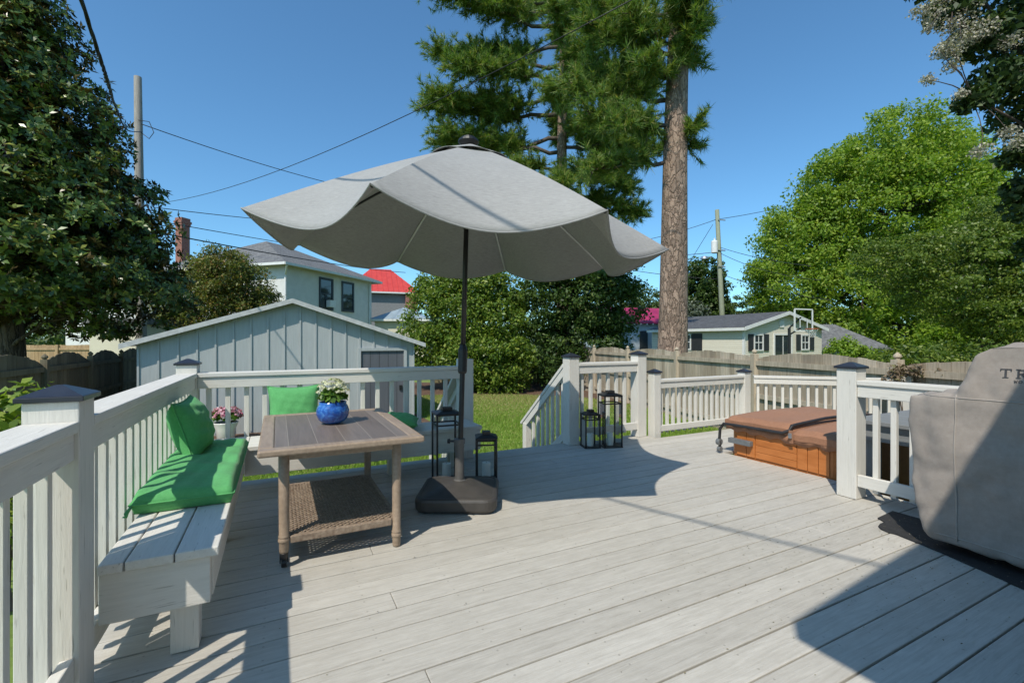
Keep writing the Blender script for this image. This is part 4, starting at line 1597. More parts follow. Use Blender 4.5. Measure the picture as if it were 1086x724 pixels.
# ------------------------------------------------------------------ fences
def fence(name, label, p0, p1, zground, rail_z, nbay, mat, side, arch=.16, height=.12, finial=True, group=None, face_rails=True, pw=.14):
    """bays of pickets with a scalloped top; rails on the 'side' face"""
    p0, p1 = Vector((p0[0], p0[1], 0)), Vector((p1[0], p1[1], 0))
    d = (p1 - p0).normalized()
    n2 = Vector((side[0], side[1], 0)).normalized()
    L = (p1 - p0).length
    bay = L / nbay
    t = thing(name, label, 'fence', (p0.x, p0.y, zground), group)
    for k in range(nbay):
        a = p0 + d * bay * k
        mb = MB()
        npk = int(bay / pw)
        for i in range(npk):
            s0 = .03 + (bay - .06) * i / npk
            s1 = s0 + (bay - .06) / npk - .006
            m_ = (s0 + s1) / 2 / bay
            jz = random.uniform(-.012, .012)
            zt = rail_z + height + arch * math.sin(math.pi * m_) ** .8 + jz
            c = a + d * ((s0 + s1) / 2) - n2 * (.012 + random.uniform(0, .004))
            h0_, h1_ = zt, zt
            h0_ = rail_z + height + arch * math.sin(math.pi * s0 / bay) ** .8 + jz
            h1_ = rail_z + height + arch * math.sin(math.pi * min(1, s1 / bay)) ** .8 + jz
            hw_ = (s1 - s0) / 2
            e, f = d * hw_, n2 * .009
            mb.hexa([c - e - f + Vector((0, 0, zground - .02)), c + e - f + Vector((0, 0, zground - .02)), c + e + f + Vector((0, 0, zground - .02)), c - e + f + Vector((0, 0, zground - .02)),
                     c - e - f + Vector((0, 0, h0_)), c + e - f + Vector((0, 0, h1_)), c + e + f + Vector((0, 0, h1_)), c - e + f + Vector((0, 0, h0_))])
        mb.build('fence_panel', mat, t)
        if face_rails:
            for z in (rail_z, rail_z - .62, zground + .22):
                q0 = a + d * .05 + n2 * .022 + Vector((0, 0, z))
                q1 = a + d * (bay - .05) + n2 * .022 + Vector((0, 0, z))
                MB().bar(q0, q1, .030, .088).build('fence_rail', mat, t)
    for k in range(nbay + 1):
        a = p0 + d * bay * k + n2 * .022
        mb = MB()
        zt = rail_z + .17
        mb.obox((a.x, a.y), (d.x, d.y), (n2.x, n2.y), .048, .048, zground - .1, zt)
        if finial:
            mb.lathe((a.x, a.y, zt), [(.03, 0), (.028, .01), (.05, .035), (.045, .06), (.004, .10)], 10)
        mb.build('fence_post', mat, t)
    return t


fence('wooden_fence', 'weathered grey-brown picket fence with scalloped top, across the garden on the right', W(5.75, 3.6), W(2.42, 19.2), GZ, .775, 6, M['fence'], (-RIGHT.x, -RIGHT.y),
      height=.085, arch=.12, group='wooden garden fences')
fence('wooden_fence', 'dark olive fence with scalloped top, left between the bench railing and shed', (-3.62, 4.2), (-3.62, 17.4), GZ, .70, 6, M['fence_olive'], (1, 0), height=.06, arch=.22, group='wooden garden fences')
fence('wooden_fence', 'sunlit tan plank fence farther off beyond the dark left fence', W(-20.5, 18.6), W(-12.6, 19.6), GZ, .86, 4, M['fence_tan'], (-AHEAD.x, -AHEAD.y), height=.16, arch=0, finial=False, group='wooden garden fences')
fence('wooden_fence', 'shaded plank fence half hidden behind the shrubs at the back of the lawn', W(-3.6, 21.0), W(2.3, 19.5), GZ, .62, 3, M['fence_olive'], (-AHEAD.x, -AHEAD.y), height=.12, arch=.0, group='wooden garden fences')

# ------------------------------------------------------------------ buildings


def hip_house(name, label, c, fx, wx, wy, z0, eave, ridge, over, wall_m, roof_m, ridge_len, cat='house'):
    """rectangular house: fx = direction of local x (right along the near wall); near wall on local -y"""
    fx = Vector((fx[0], fx[1], 0)).normalized()
    fy = Vector((-fx.y, fx.x, 0))
    t = thing(name, label, cat, (c[0], c[1], z0))
    L = lambda x, y, z: Vector((c[0], c[1], 0)) + fx * x + fy * y + Vector((0, 0, z))
    mb = MB()
    mb.hexa([L(-wx / 2, 0, z0), L(wx / 2, 0, z0), L(wx / 2, wy, z0), L(-wx / 2, wy, z0), L(-wx / 2, 0, eave), L(wx / 2, 0, eave), L(wx / 2, wy, eave), L(-wx / 2, wy, eave)])
    mb.build('wall', wall_m, t)
    o = over
    r = MB()
    e = [L(-wx / 2 - o, -o, eave), L(wx / 2 + o, -o, eave), L(wx / 2 + o, wy + o, eave), L(-wx / 2 - o, wy + o, eave)]
    if ridge_len[0] == 'x':
        rr = [L(-ridge_len[1] / 2, wy / 2, ridge), L(ridge_len[1] / 2, wy / 2, ridge)]
        fs = [(0, 1, 5, 4), (1, 2, 5), (2, 3, 4, 5), (3, 0, 4), (3, 2, 1, 0)]
    else:
        rr = [L(0, wy / 2 - ridge_len[1] / 2, ridge), L(0, wy / 2 + ridge_len[1] / 2, ridge)]
        fs = [(0, 1, 4), (1, 2, 5, 4), (2, 3, 5), (3, 0, 4, 5), (3, 2, 1, 0)]
    r.add(e + rr, fs)
    ro = r.build('roof', roof_m, t)
    g = MB()
    for a, b in ((0, 1), (1, 2), (3, 0)):
        dn = Vector((0, 0, -.07))
        g.bar(e[a] + dn, e[b] + dn, .06, .13)
    g.build('gutter', M['trim_white'], t)
    return t, L, ro, fx, fy


def window(t, L, face, u, z, w, h, frame_m, bars=True, depth=.05, fw=.07, mid=True):
    """face 'front' (local -y wall, u along x) or ('right', wx) wall"""
    def P(a, b, out):
        if face == 'front':
            return L(a, -out, b)
        return L(face[1] + out, a, b)

    def bx(mb, a0, a1, b0, b1, o0, o1):
        mb.hexa([P(a0, b0, o0), P(a1, b0, o0), P(a1, b0, o1), P(a0, b0, o1), P(a0, b1, o0), P(a1, b1, o0), P(a1, b1, o1), P(a0, b1, o1)])
    a0, a1 = u - w / 2, u + w / 2
    f = MB()
    bx(f, a0 - fw, a0, z - fw, z + h + fw, .003, depth)
    bx(f, a1, a1 + fw, z - fw, z + h + fw, .003, depth)
    bx(f, a0, a1, z + h, z + h + fw, .003, depth)
    bx(f, a0, a1, z - fw, z, .003, depth + .02)
    if mid:
        bx(f, a0, a1, z + h / 2 - .025, z + h / 2 + .025, .003, depth * .7)
    if bars:
        bx(f, u - .018, u + .018, z, z + h, .003, depth * .6)
    fo = f.build('window', frame_m, t)
    p = MB()
    bx(p, a0, a1, z, z + h, .002, .012)
    p.build('pane', M['window'], fo)
    return fo


# white stuccoed house behind the shed: near corner at x=-11.8, d=24, long side going away
cn = W(-11.80, 24.0)
sdir = (W(-9.48, 31.3) - cn).normalized()        # along the windowed wall, away
front = Vector((sdir.y, -sdir.x, 0))              # outward normal of that wall (towards the deck)
# local x runs along the windowed wall
wx, wy = 7.6, 9.0
cmid = cn + sdir * wx / 2
t, L, ro, fx, fy = hip_house('house', 'pale stucco house with a grey hip roof and two dark-framed windows, behind the shed', (cmid.x, cmid.y), (sdir.x, sdir.y), wx, wy, GZ, 5.20, 7.3, .5, M['stucco'], M['roof_grey'], ('x', 1.2))
for u in (-.68, 1.28):
    w_ = window(t, L, 'front', u, 3.1, .95, 1.62, M['dark_frame'], bars=False, fw=.12)
    if u < 0:
        ac = MB()
        ac.hexa([L(u - .05, -.35, 3.15), L(u + .42, -.35, 3.15), L(u + .42, -.06, 3.15), L(u - .05, -.06, 3.15), L(u - .05, -.35, 3.55), L(u + .42, -.35, 3.55), L(u + .42, -.06, 3.55), L(u - .05, -.06, 3.55)])
        ac.build('air_conditioner', M['trim_white'], t)
dsp = MB()
dsp.tube([L(-wx / 2 - .35, -.45, 5.05), L(-wx / 2 - .02, -.06, 4.6), L(-wx / 2 - .02, -.06, GZ)], .05, 8)
dsp.build('downspout', M['trim_white'], t)
dsp = MB()
dsp.tube([L(wx / 2 - .3, -.06, 4.9), L(wx / 2 - .3, -.06, GZ)], .05, 8)
dsp.build('downspout', M['trim_white'], t)
chp = W(-19.6, 27.5)
chm = MB()
for z0_, z1_, h_ in ((3.0, 8.0, .25), (8.0, 8.14, .285), (8.14, 8.28, .32), (8.28, 8.46, .27)):
    chm.obox((chp.x, chp.y), (sdir.x, sdir.y), (front.x, front.y), h_, h_, z0_, z1_)
t2 = thing('house', 'house hidden behind the magnolia with only its red brick chimney showing', 'house', (chp.x, chp.y, GZ))
hb = MB()
hc = chp + Vector((front.x, front.y, 0)) * -2
hb.obox((hc.x, hc.y), (sdir.x, sdir.y), (front.x, front.y), 3.0, 3.0, GZ, 3.4)
hb.build('wall', M['stucco'], t2)
hr = MB()
vv = [hc + Vector((sdir.x, sdir.y, 0)) * a + Vector((front.x, front.y, 0)) * b + Vector((0, 0, 3.4)) for a, b in ((-3.4, -3.4), (3.4, -3.4), (3.4, 3.4), (-3.4, 3.4))]
hr.add(vv + [hc + Vector((0, 0, 5.3))], [(0, 1, 4), (1, 2, 4), (2, 3, 4), (3, 0, 4), (3, 2, 1, 0)])
hr.build('roof', M['roof_grey'], t2)
chm.build('chimney', M['brick'], t2)

# red-roofed house
c = W(-11.75, 42)
t, L, ro, fx, fy = hip_house('house', 'grey house with a bright red metal hip roof, beyond the pale stucco house', (c.x, c.y), (W(1, 42.35) - W(0, 42)).to_2d(), 5.8, 6.5, GZ, 5.60, 8.15, .45, M['grey_wall'], M['roof_red'], ('x', 1.9))
window(t, L, 'front', -2.1, 3.4, .85, 1.5, M['trim_white'], fw=.14)
sm_ = MB()
for i in range(15):                     # standing seams on the near slope
    x = -3.2 + i * .457
    tt = 1 - max(0, min(1, (abs(x) - .95) / 2.4))
    top_y = -.45 + (6.5 / 2 + .45) * tt * .985
    zt = 5.60 + (8.15 - 5.60) * (top_y + .45) / (6.5 / 2 + .45)
    sm_.bar(L(x, -.45, 5.62), L(x, top_y, zt + .02), .035, .05)
sm_.build('seam', M['roof_red'], ro)
bk = MB()
bk.hexa([L(2.0, -.02, GZ), L(3.0, -.02, GZ), L(3.0, -.4, GZ), L(2.0, -.4, GZ), L(2.0, -.02, 5.4), L(3.0, -.02, 5.4), L(3.0, -.4, 5.4), L(2.0, -.4, 5.4)])
bk.build('brick_bay', M['brick'], t)

# low outbuilding with a blue-grey roof
c = W(-7.65, 31.5)
t, L, ro, fx, fy = hip_house('outbuilding', 'low cream outbuilding with a blue-grey metal roof, right of the stucco house', (c.x, c.y), (RIGHT.x, RIGHT.y), 3.4, 4.0, GZ, 2.65, 3.55, .35, M['cream'], M['roof_blue'], ('y', 1.5), 'outbuilding')

# cream hut under the magnolia
c = W(-13.5, 17.0)
t = thing('garden_hut', 'small cream flat-roofed hut seen under the magnolia, left of the shed', 'hut', (c.x, c.y, GZ))
MB().obox((c.x, c.y), (RIGHT.x, RIGHT.y), (AHEAD.x, AHEAD.y), .95, 1.2, GZ, 1.75).build('wall', M['cream'], t)
MB().obox((c.x, c.y), (RIGHT.x, RIGHT.y), (AHEAD.x, AHEAD.y), 1.1, 1.35, 1.752, 1.95).build('roof', M['roof_grey'], t)

# cream garage with lap siding (gable towards us)
k_ = 25 / 30
gc = W(15.06 * k_, 25.0)               # near left corner
gw = 7.15
t = thing('garage', 'cream lap-sided garage with black shutters and a dark shingle gable roof', 'garage', (gc.x, gc.y, GZ))
L = lambda x, y, z: Vector((gc.x + x, gc.y + y, z))
ev, rdg, dep = 1.90, 2.78, 6.9
mb = MB()
mb.prism([L(0, 0, GZ), L(gw, 0, GZ), L(gw, 0, ev), L(gw / 2, 0, rdg), L(0, 0, ev)], (0, dep, 0))
mb.build('wall', M['siding'], t)
rf = MB()
for s in (-1, 1):
    a = L(gw / 2, -.25, rdg + .09)
    b = L(gw / 2 + s * (gw / 2 + .25), -.25, rdg + .09 - (rdg - ev) * (gw / 2 + .25) / (gw / 2))
    dn = Vector((0, 0, -.08))
    al = Vector((0, dep + .4, 0))
    rf.hexa([a + dn, b + dn, b + dn + al, a + dn + al, a, b, b + al, a + al])
rf.build('roof', M['roof_dark'], t)
fb = MB()
for s in (-1, 1):
    a = L(gw / 2, -.285, rdg + .095)
    b = L(gw / 2 + s * (gw / 2 + .26), -.285, rdg + .095 - (rdg - ev) * (gw / 2 + .26) / (gw / 2))
    dn = Vector((0, 0, -.19))
    al = Vector((0, .03, 0))
    fb.hexa([a + dn, b + dn, b + dn + al, a + dn + al, a, b, b + al, a + al])
g0 = L(-.30, -.25, ev - .08)
fb.bar(g0, g0 + Vector((0, dep + .4, 0)), .05, .16)
fb.box(gc.x - .012, gc.x + .1, gc.y - .02, gc.y + .1, GZ, ev - .1)
fb.build('trim', M['trim_white'], t)
for u, pr in ((1.20, 1), (5.45, 1)):
    window(t, L, 'front', u, .70, .66, .78, M['trim_white'])
    for s in (-1, 1):
        c_ = u + s * .66
        MB().box(gc.x + c_ - .2, gc.x + c_ + .2, gc.y - .05, gc.y - .003, .62, 1.55).build('shutter', M['shutter'], t)
window(t, L, 'front', 3.35, .2, 1.5, 1.3, M['trim_white'], fw=.1, mid=False)
window(t, L, ('right', 0.0), 5.5, .72, .9, .8, M['trim_white']) if False else None
# side window (left wall)
f = MB()
for (y0_, y1_, z0_, z1_) in ((3.55, 3.64, .62, 1.6), (4.64, 4.73, .62, 1.6), (3.64, 4.64, .62, .7), (3.64, 4.64, 1.52, 1.6), (4.12, 4.16, .7, 1.52), (3.64, 4.64, 1.09, 1.13)):
    f.box(gc.x - .05, gc.x - .003, gc.y + y0_, gc.y + y1_, z0_, z1_)
fo = f.build('window', M['trim_white'], t)
MB().box(gc.x - .012, gc.x - .002, gc.y + 3.64, gc.y + 4.64, .7, 1.52).build('pane', M['window'], fo)
MB().box(gc.x - .045, gc.x - .003, gc.y + 2.75, gc.y + 3.53, .6, 1.62).build('shutter', M['shutter'], t)
MB().box(gc.x - .045, gc.x - .003, gc.y + 4.76, gc.y + 5.5, .6, 1.62).build('shutter', M['shutter'], t)
vt = MB().box(gc.x + 3.02, gc.x + 3.42, gc.y - .05, gc.y - .003, 1.95, 2.35).build('gable_vent', M['trim_white'], t)

# magenta-roofed building
c = W(6.55, 33)
ax = (W(.35, 1) - W(0, 0)).normalized()
t = thing('outbuilding', 'pale blue building with a magenta metal roof, left of the big pine trunk', 'outbuilding', (c.x, c.y, GZ))
L2 = lambda x, y, z: Vector((c.x, c.y, 0)) + RIGHT * x + AHEAD * y + Vector((0, 0, z))
mb = MB()
mb.hexa([L2(0, 0, GZ), L2(5.2, 1.2, GZ), L2(4.2, 6, GZ), L2(-1, 5, GZ), L2(0, 0, 2.45), L2(5.2, 1.2, 2.45), L2(4.2, 6, 2.45), L2(-1, 5, 2.45)])
mb.build('wall', M['blue_wall'], t)
mb = MB()
mb.add([L2(-.35, -.4, 2.42), L2(5.6, .8, 2.42), L2(4.6, 6.4, 2.42), L2(-1.4, 5.4, 2.42), L2(-.75, 2.4, 3.75), L2(5.1, 3.6, 3.75), L2(-.35, -.4, 2.55), L2(5.6, .8, 2.55)],
       [(6, 7, 5, 4), (7, 1, 2, 5), (5, 2, 3, 4), (4, 3, 0, 6), (0, 1, 7, 6), (3, 2, 1, 0)])
mb.build('roof', M['roof_magenta'], t)
mb = MB()
for i in range(12):
    x = -.1 + i * .47
    mb.bar(L2(x, -.35 + x * .2, 2.38), L2(x, .1 + x * .2, 2.40), .06, .09)
mb.build('rafter_end', M['trim_white'], t)
mb = MB()
mb.hexa([L2(2.75, .56, .3), L2(3.35, .70, .3), L2(3.33, .80, .3), L2(2.73, .66, .3), L2(2.75, .56, 1.9), L2(3.35, .70, 1.9), L2(3.33, .80, 1.9), L2(2.73, .66, 1.9)])
mb.build('door', M['dark_frame'], t)

# grey-roofed building beyond the garage
c = W(21.9, 30.5)
t, L, ro, fx, fy = hip_house('outbuilding', 'low building with a plain grey shingle roof, right of the cream garage', (c.x, c.y), (W(8, 38.5) - W(0, 38.5)).to_2d(), 5.4, 5.0, GZ, .72, 2.35, .3, M['blue_wall'], M['roof_grey'], ('x', 2.3), 'outbuilding')
[k_ for k_ in t.children if k_.name.startswith('gutter')][0].data.materials[0] = M['roof_grey']
for u in (1.0, 1.65, 2.3):
    window(t, L, 'front', u, .0, .36, .5, M['trim_white'])

# house behind the standing point: wall and gable roof over the doorway side
t = thing('house', 'cream lap-sided house whose roof corner shades the deck by the grill', 'house', (3.2, -3.5, GZ))
MB().box(.46, 6.2, -6.5, -.62, GZ, 2.72).build('wall', M['siding'], t)
MB().box(.5, 10.5, -11.0, -2.5, 3.65, 6.8).build('wall', M['siding'], t)  # unseen upper storey, added to block sky light from the deck
MB().prism([(.1, -2.1, 6.81), (10.9, -2.1, 6.81), (5.5, -2.1, 8.6)], (0, -9.3, 0)).build('roof', M['roof_grey'], t)
MB().box(6.25, 10.5, -11.0, -2.5, GZ, 3.645).build('wall', M['siding'], t)
rf = MB()
yr = -.195
pr = [(.08, 2.9), (3.25, 2.9 + .22 * 3.17), (6.42, 2.9)]
rf.prism([(pr[0][0], yr, pr[0][1]), (pr[1][0], yr, pr[1][1]), (pr[2][0], yr, pr[2][1]), (pr[2][0], yr, pr[2][1] - .16), (pr[1][0], yr, pr[1][1] - .16), (pr[0][0], yr, pr[0][1] - .16)], (0, -6.6, 0))
rf.build('roof', M['roof_grey'], t)
MB().prism([(.46, -.625, 2.725), (6.2, -.625, 2.725), (3.25, -.625, 3.42)], (0, -.1, 0)).build('gable', M['siding'], t)
MB().box(.55, 3.0, -.617, -.60, 0, 2.1).build('patio_door', M['window'], t)

# ------------------------------------------------------------------ basketball hoop
bc = W(12.25, 20.0)
t = thing('basketball_hoop', 'clear basketball backboard with orange rim on a black pole, in front of the garage', 'basketball hoop', (bc.x, bc.y, GZ))
bd = (RIGHT * .93 + AHEAD * .36).normalized()
bo = Vector((bd.y, -bd.x, 0))
BZ0, BZ1 = 1.62, 2.55
ctr_b = W(12.62, 20.0)
mb = MB()
hwid = .54
e = lambda s, z: ctr_b + bd * s + Vector((0, 0, z))
mb.bar(e(-hwid, BZ0), e(hwid, BZ0), .05, .05)
mb.bar(e(-hwid, BZ1), e(hwid, BZ1), .05, .05)
mb.bar(e(-hwid, BZ0 + .026), e(-hwid, BZ1 - .026), .05, .05, bd)
mb.bar(e(hwid, BZ0 + .026), e(hwid, BZ1 - .026), .05, .05, bd)
mb.bar(e(-.22, 1.75), e(-.22, 2.1), .03, .03, bd)
mb.bar(e(.22, 1.75), e(.22, 2.1), .03, .03, bd)
mb.bar(e(-.235, 2.115), e(.235, 2.115), .03, .03)
mb.build('backboard_frame', M['trim_white'], t)
g = MB()
g.add([e(-hwid + .03, BZ0 + .04), e(hwid - .03, BZ0 + .04), e(hwid - .03, BZ1 - .04), e(-hwid + .03, BZ1 - .04)], [(0, 1, 2, 3)])
g.build('backboard', M['glass'], t)
pb = W(12.15, 20.25)
mb = MB()
mb.tube([(pb.x, pb.y, GZ), (pb.x, pb.y, 1.75)], .06, 10)
mb.tube([(pb.x, pb.y, 1.45), tuple(e(-.1, 1.75) - bo * .04)], .035, 8)
mb.tube([(pb.x, pb.y, 1.75), tuple(e(-.1, 2.2) - bo * .04)], .035, 8)
mb.build('pole', M['black_metal'], t)
rim = MB()
rc = e(.15, 1.70) + bo * .28
rim.tube([rc + Vector((math.cos(a) * .23, math.sin(a) * .23, 0)) for a in np.linspace(0, 2 * math.pi, 25)], .016, 6, cap=False)
rim.bar(e(.15, 1.70) + bo * .005, rc - bo * .22, .12, .03)
M['rim'] = mottled('orange rim paint', (.45, .08, .03), (.5, .1, .04), 9, .5, 0)
ro_ = rim.build('rim', M['rim'], t)
net = MB()
for k in range(12):
    a = 2 * math.pi * k / 12
    for s in (1, -1):
        net.tube([rc + Vector((math.cos(a) * .22, math.sin(a) * .22, -.01)), rc + Vector((math.cos(a + s * .5) * .14, math.sin(a + s * .5) * .14, -.2)), rc + Vector((math.cos(a + s) * .11, math.sin(a + s) * .11, -.36))], .006, 4)
net.build('net', M['trim_white'], ro_)

# ------------------------------------------------------------------ utility poles and cables
pl = W(-12.15, 15)
t = thing('utility_pole', 'bare grey wooden utility pole rising behind the magnolia', 'utility pole', (pl.x, pl.y, GZ), 'utility poles')
MB().tube([(pl.x + .12, pl.y, GZ - .2), (pl.x, pl.y, 9.75)], [.16, .105], 14).build('shaft', M['pole_wood'], t, smooth=True, bevel=.002)
hd = MB()
hd.tube([W(-12.05, 14.9, 8.3), W(-11.7, 14.9, 8.25), W(-11.55, 14.9, 7.9), W(-11.7, 14.9, 7.7), W(-12.02, 14.9, 7.95)], .012, 6)
hd.build('cable_loop', M['wire'], t)
hd = MB()
hd.tube([W(-12.04, 14.85, 5.4), W(-11.75, 14.85, 5.55), W(-11.6, 14.85, 5.3)], .03, 6)
hd.build('bracket', M['wire'], t)

pr_ = W(18.0, 40)
t = thing('utility_pole', 'pale leaning utility pole with a white transformer, behind the garage', 'utility pole', (pr_.x, pr_.y, GZ), 'utility poles')
top_r = W(17.75, 40, 12.5)
MB().tube([W(18.4, 40, GZ - .2), top_r], [.24, .17], 14).build('shaft', M['pole_green'], t, smooth=True, bevel=.002)
tr_c = W(17.42, 39.75, 8.7)
MB().lathe(tr_c, [(.2, 0), (.27, .05), (.27, 1.0), (.2, 1.08), (.06, 1.12), (.06, 1.3)], 16).build('transformer', M['trim_white'], t, smooth=False, bevel=.004)
hw_ = MB()
for z in (11.6, 9.0, 7.6):
    hw_.tube([W(17.75, 39.8, z), W(18.3, 39.6, z - .1)], .05, 6)
hw_.tube([W(17.78, 39.8, 8.0), W(17.0, 39.4, 8.35), W(16.4, 39.2, 8.2)], .04, 6)
hw_.lathe(W(16.3, 39.2, 8.05), [(.1, 0), (.32, .05), (.28, .25), (.05, .32)], 12)
hw_.build('line_hardware', M['steel'], t)


def cable(label, a, b, sag, r=.014, n=18, name='overhead_cable', twist=False):
    a, b = Vector(a), Vector(b)
    pts = []
    for i in range(n + 1):
        s = i / n
        p = a.lerp(b, s)
        p.z -= sag * 4 * s * (1 - s)
        pts.append(p)
    mb = MB()
    if twist:
        for ph in (0, 2.1, 4.2):
            q = []
            m = n * 12
            for i in range(m + 1):
                s = i / m
                p = a.lerp(b, s)
                p.z -= sag * 4 * s * (1 - s)
                an = ph + s * (b - a).length * 5
                q.append(p + Vector((math.cos(an) * r * .9, 0, math.sin(an) * r * .9)))
            mb.tube(q, r * .75, 5)
    else:
        mb.tube(pts, r, 6)
    o = mb.build(name, M['wire'], smooth=True)
    tag(o, label, 'cable', 'overhead cables')
    return o


def Q(px, py, d):
    return W((px - 543) / 490 * d, d, 1.2 + (361 - py) / 490 * d)


# service drop passing over the deck to the house eave
sd0 = Q(150, 140, 15)
a1, a2 = Q(115, 90, 4.07), Q(86, 0, 3.41)
mb = MB()
path = [sd0, Q(135, 138, 11), Q(122, 112, 6.2), a1, a2, W(-1.14, -.18, 5.1), W(.3, -2.3, 6.0)]
full = []
for i in range(len(path) - 1):
    p0_, p1_ = path[max(i - 1, 0)], path[i]
    p2_, p3_ = path[i + 1], path[min(i + 2, len(path) - 1)]
    for k in range(14):
        s = k / 14
        full.append(.5 * ((2 * p1_) + (p2_ - p0_) * s + (2 * p0_ - 5 * p1_ + 4 * p2_ - p3_) * s * s + (3 * p1_ - p0_ - 3 * p2_ + p3_) * s ** 3))
for ph in (0, 2.1, 4.2):
    mb.tube([p + Vector((math.cos(ph + i * 1.1) * .009, 0, math.sin(ph + i * 1.1) * .009)) for i, p in enumerate(full)], .0075, 5)
o = mb.build('overhead_cable', M['wire'], smooth=True)
tag(o, 'thick twisted cable coming in over the deck from the upper left corner', 'cable', 'overhead cables')

cable('thin cable sagging from the grey pole towards the left edge of the umbrella', Q(151, 132, 15), Q(420, 209, 26), .25)
cable('thin cable rising from behind the magnolia across the sky into the pine', Q(150, 217, 30), Q(700, -16, 9.5), 1.0, r=.013)
cable('thin cable dropping from behind the magnolia to the umbrella canopy', Q(165, 220, 16), Q(420, 238, 34), .25)
cable('middle thin cable between the magnolia and the stucco house roof', Q(165, 234, 15), Q(430, 276, 34), .1)
cable('lowest thick cable between the magnolia and the red-roofed house', Q(165, 246, 13), Q(430, 289, 34), .15, r=.02)
cable('high thin cable leaving the leaning pole to the upper right', Q(758, 233, 40), Q(960, 178, 44), .6, r=.022)
cable('high thin cable reaching the leaning pole from behind the pine trunk', Q(640, 262, 42), Q(759, 233, 40), .3, r=.022)
cable('mid-height cable left of the leaning pole', Q(640, 262, 44), Q(760, 267, 40), .5, r=.026)
cable('lower cable left of the leaning pole above the green tree', Q(640, 281, 44), Q(762, 296, 40), .2, r=.026)
cable('upper of two cables right of the leaning pole, before the big tree', Q(763, 262, 40), Q(860, 282, 30), .2, r=.022)
cable('lower of two cables right of the leaning pole, before the big tree', Q(763, 268, 40), Q(870, 297, 30), .4, r=.022)
cable('lowest cable above the garage roof, right of the leaning pole', Q(764, 290, 40), Q(880, 318, 30), .3, r=.022)
cable('guy cable slanting down left from the leaning pole', Q(756, 238, 40), Q(690, 345, 46), 0, r=.02)

# ------------------------------------------------------------------ trees and shrubs
# magnolia
ax_ = W(-11.1, 10.2)
bl = []
rg = np.random.default_rng(3)
for k in range(28):
    z = 2.25 + 7.9 * (k / 27) ** 1.05
    rr = max(.34, (3.75 - .44 * max(0, z - 2.6)) / 1.15)
    if z < 2.6:
        rr *= .92
    a = k * 2.4
    o_ = rr * .42
    bl.append(((ax_.x + math.cos(a) * o_, ax_.y + math.sin(a) * o_, z), (rr * .66, rr * .66, .85)))
t = thing('magnolia_tree', 'large dark glossy magnolia filling the left edge', 'tree', (ax_.x, ax_.y, GZ))
P, O, C = crown_points(bl, 1500, 15, .40, .75, .62)
ok = P[:, 2] > 1.28 + .25 * np.sin(P[:, 0] * 1.7) * np.sin(P[:, 1] * 1.3)
V = rosettes(P[ok], O[ok], 6, .145, .42)
np_mesh('crown', V, 4, M['magnolia'], t)
tk = MB()
tk.tube([(ax_.x, ax_.y, GZ - .1), (ax_.x + .05, ax_.y, .4), (ax_.x - .03, ax_.y + .04, 3), (ax_.x, ax_.y, 6.5), (ax_.x, ax_.y, 10)], [.3, .24, .2, .12, .03], 12)
for i in RNG.choice(len(C), 90, replace=False):
    p = Vector(C[i])
    limb(tk, (ax_.x, ax_.y, max(.5, p.z - .9)), p, .045, .012, n=5)
tk.build('trunk', M['bark'], t, smooth=True)
# crape myrtle behind shed
c = W(-11.7, 18.6)
bl = [((c.x + dx * 1.32, c.y + dy, (z + .7) * 1.2 - .5), (rx * 1.32, rx * 1.2, rz * 1.2)) for dx, dy, z, rx, rz in ((0, 0, 2.1, 1.25, 1.3), (-.7, -.2, 1.6, .95, 1.1), (.75, .2, 1.7, .95, 1.0), (.1, 0, 3.05, .7, .75), (-.4, .2, 2.8, .7, .7), (.6, 0, 2.5, .8, .7), (1.1, .1, 1.4, .7, .7))]
broad_tree('myrtle_bush', 'reddish-green bush-like tree between the magnolia and the stucco house', 'tree', (c.x, c.y, GZ), bl, 'myrtle', .12, .12, 620, 64, .40, aspect=.45, limbs=40, flat=.8)
# shrubs behind the lawn
c = W(-1.9, 17.8)
bl = [((c.x + a * CA + b_ * SA, c.y - a * SA + b_ * CA, z), (rx, rx, rz)) for a, b_, z, rx, rz in
      ((-1.1, .3, 1.9, 1.2, 1.6), (0, 0, 2.1, 1.3, 1.7), (1.1, -.1, 1.5, 1.3, 1.6), (.6, .2, 3.1, 1.2, .9), (-.8, .4, 3.1, 1.0, .8), (1.5, .4, 2.9, 1.0, .9), (-1.5, .1, .9, .9, .9), (1.4, -.7, .6, 1.2, 1.0), (.2, -.6, .7, 1.2, 1.0))]
broad_tree('broadleaf_shrub', 'tall bright-green rounded shrub on the mulch bed, behind the umbrella pole', 'shrub', (c.x, c.y, GZ), bl, 'holly', .12, .135, 900, 54, .36, aspect=.5, limbs=20, flat=.8, rmin=.7)
c = W(2.55, 18.4)
bl = [((c.x + a * CA + b_ * SA, c.y - a * SA + b_ * CA, z), (rx, rx, rz)) for a, b_, z, rx, rz in
      ((0, 0, 3.2, 1.9, 1.7), (1.2, .2, 2.6, 1.4, 1.3), (-1.2, .2, 2.5, 1.4, 1.5), (.3, 0, 1.4, 1.5, 1.2), (1.5, .1, 3.7, 1.1, 1.0), (-.4, -.3, 4.1, 1.3, .8), (.9, -.2, 1.2, 1.0, .9), (1.0, .0, 4.2, 1.0, .7), (-1.0, -.7, .5, 1.0, .9))]
broad_tree('understory_tree', 'dark layered small tree right of the bright shrub, under the canopy edge', 'tree', (c.x, c.y, GZ), bl, 'dark_tree', .14, .14, 820, 56, .42, aspect=.5, limbs=26, flat=.5)
